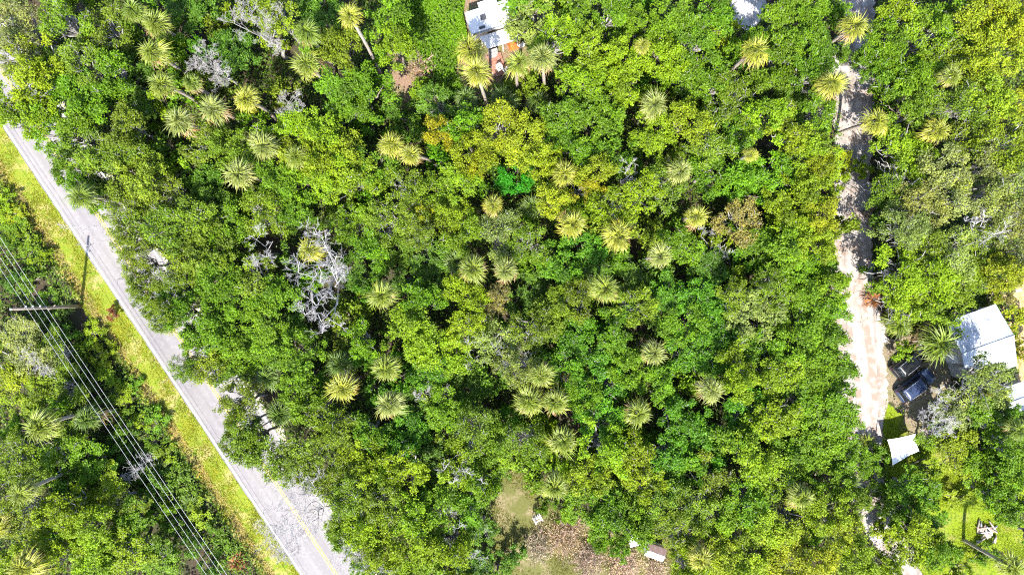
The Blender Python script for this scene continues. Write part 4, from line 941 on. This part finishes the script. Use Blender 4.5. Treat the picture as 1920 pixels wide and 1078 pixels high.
# ------------------------------------------------------------------ ground cover that nobody could count
OPEN = [LANE, DRIVE, LAWN, CLEAR, GAP, HYARD]
rg = np.random.default_rng(4)
def scatter(n, ulo, uhi, vlo, vhi, keep):
    u = rg.uniform(ulo, uhi, n); v = rg.uniform(vlo, vhi, n); k = keep(u, v); return u[k], v[k]
def road_off(u, v): return (u - R0.x) * RN.x + (v - R0.y) * RN.y
def wood(u, v):
    off = road_off(u, v); k = (off < -52) | (off > 114)
    for p in OPEN: k &= ~in_poly(u, v, p)
    bx = (u > 868) & (u < 990) & (v < 150); k &= ~bx
    return k
def noise2(u, v, s, seed):
    q = np.zeros_like(u)
    r2 = np.random.default_rng(seed)
    for i in range(7):
        a = r2.uniform(0, 6.283); f = s * r2.uniform(0.6, 1.8); q += np.sin((u * math.cos(a) + v * math.sin(a)) * f + r2.uniform(0, 6.28))
    return q / 7
def leafy(name, u, v, zlo, zhi, L0, m, color, up=0.8, asp=0.55, hmod=None):
    n = len(u); z = zlo + (zhi - zlo) * rg.random(n) ** 1.3
    if hmod is not None: z = z * hmod
    C = np.stack([(u - 960) / S, -(v - 539) / S, z], 1); L = L0 * rg.uniform(0.6, 1.4, n)
    V, F, sv = leaf_arrays(C, rg.normal(0, 1, (n, 3)) * np.array([1, 1, .5]), rg.normal(0, .5, (n, 3)) + np.array([0, 0, up]), L, L * asp, 0.2, np.clip(0.5 + 0.3 * noise2(u, v, 0.05, 5) + rg.normal(0, 0.17, n), 0, 1))
    o = mobj(name, np_mesh(name, V, F, m, sv), color=color); tag(o, kind='stuff'); return o
u, v = scatter(300000, -60, 1980, -60, 1140, lambda a, b: wood(a, b) & (noise2(a, b, 0.035, 9) > -0.3))
hm = np.clip(0.6 + 0.9 * noise2(u, v, 0.06, 3), 0.2, 1.4)
leafy('undergrowth', u, v, 0.1, 2.2, 0.30, M_LEAF, (0.090, 0.160, 0.018, 1), hmod=hm)
def blades(name, u, v, h0, color, wd_=0.035):
    n = len(u); z = np.zeros(n); C = np.stack([(u - 960) / S, -(v - 539) / S, z], 1)
    h = h0 * rg.uniform(0.5, 1.4, n); a = rg.uniform(0, 6.283, n); ln = rg.uniform(0.6, 1.6, n) * h
    T = C + np.stack([np.cos(a) * ln, np.sin(a) * ln, h], 1); sdv = np.stack([-np.sin(a), np.cos(a), 0 * a], 1) * (wd_ * rg.uniform(.6, 1.4, n))[:, None]
    V = np.stack([C - sdv, C + sdv, T], 1).reshape(-1, 3); F = np.arange(3 * n).reshape(-1, 3)
    sv = np.clip(0.5 + 0.5 * noise2(u, v, 0.12, 6) + rg.normal(0, 0.2, n), 0, 1)
    o = mobj(name, np_mesh(name, V, F, M_GRASS, sv), color=color); tag(o, kind='stuff'); return o
u, v = scatter(420000, -60, 700, 130, 1140, lambda a, b: (road_off(a, b) > -64 + 8 * noise2(a, b, .08, 2)) & (road_off(a, b) < -3.5) & (rg.random(len(a)) < 0.55 + 1.3 * noise2(a, b, .09, 17)))
blades('verge_grass', u, v, 0.13, (0.20, 0.225, 0.02, 1))
o_ = road_off(u, v)
u, v = scatter(420000, -60, 700, 130, 1140, lambda a, b: (np.abs(road_off(a, b) + 50 + 5 * noise2(a, b, .05, 8)) < 9) & (rg.random(len(a)) < 0.5 + 1.3 * noise2(a, b, .06, 18)))
blades('dry_verge_grass', u, v, 0.2, (0.36, 0.30, 0.12, 1))
u, v = scatter(120000, 1650, 1960, 740, 1130, lambda a, b: in_poly(a, b, LAWN) & (rg.random(len(a)) < 0.35 + 1.2 * noise2(a, b, .07, 12)))
blades('lawn_grass', u, v, 0.11, (0.19, 0.27, 0.012, 1))
u, v = scatter(60000, 900, 1290, 860, 1130, lambda a, b: in_poly(a, b, CLEAR) & (rg.random(len(a)) < 0.35 + 1.2 * noise2(a, b, .06, 13)))
blades('clearing_grass', u, v, 0.12, (0.115, 0.12, 0.03, 1))
GC = [(765, -60), (880, -60), (868, 30), (880, 80), (850, 130), (870, 175), (835, 205), (815, 140), (790, 110), (770, 60)]
u, v = scatter(150000, 740, 900, -60, 230, lambda a, b: in_poly(a, b, GC))
hm = np.clip(0.7 + 1.2 * noise2(u, v, 0.09, 21), 0.2, 1.8)
leafy('ground_cover', u, v, 0.05, 0.8, 0.21, M_LEAF, (0.115, 0.240, 0.008, 1), hmod=hm)
u, v = scatter(14000, -60, 1980, -60, 1140, lambda a, b: (in_poly(a, b, LANE) | in_poly(a, b, DRIVE)) & (noise2(a, b, .05, 31) > 0.12))
leafy('fallen_leaves', u, v, 0.015, 0.03, 0.14, M_LEAF, (0.20, 0.10, 0.05, 1), up=3.0)

flush_labels()
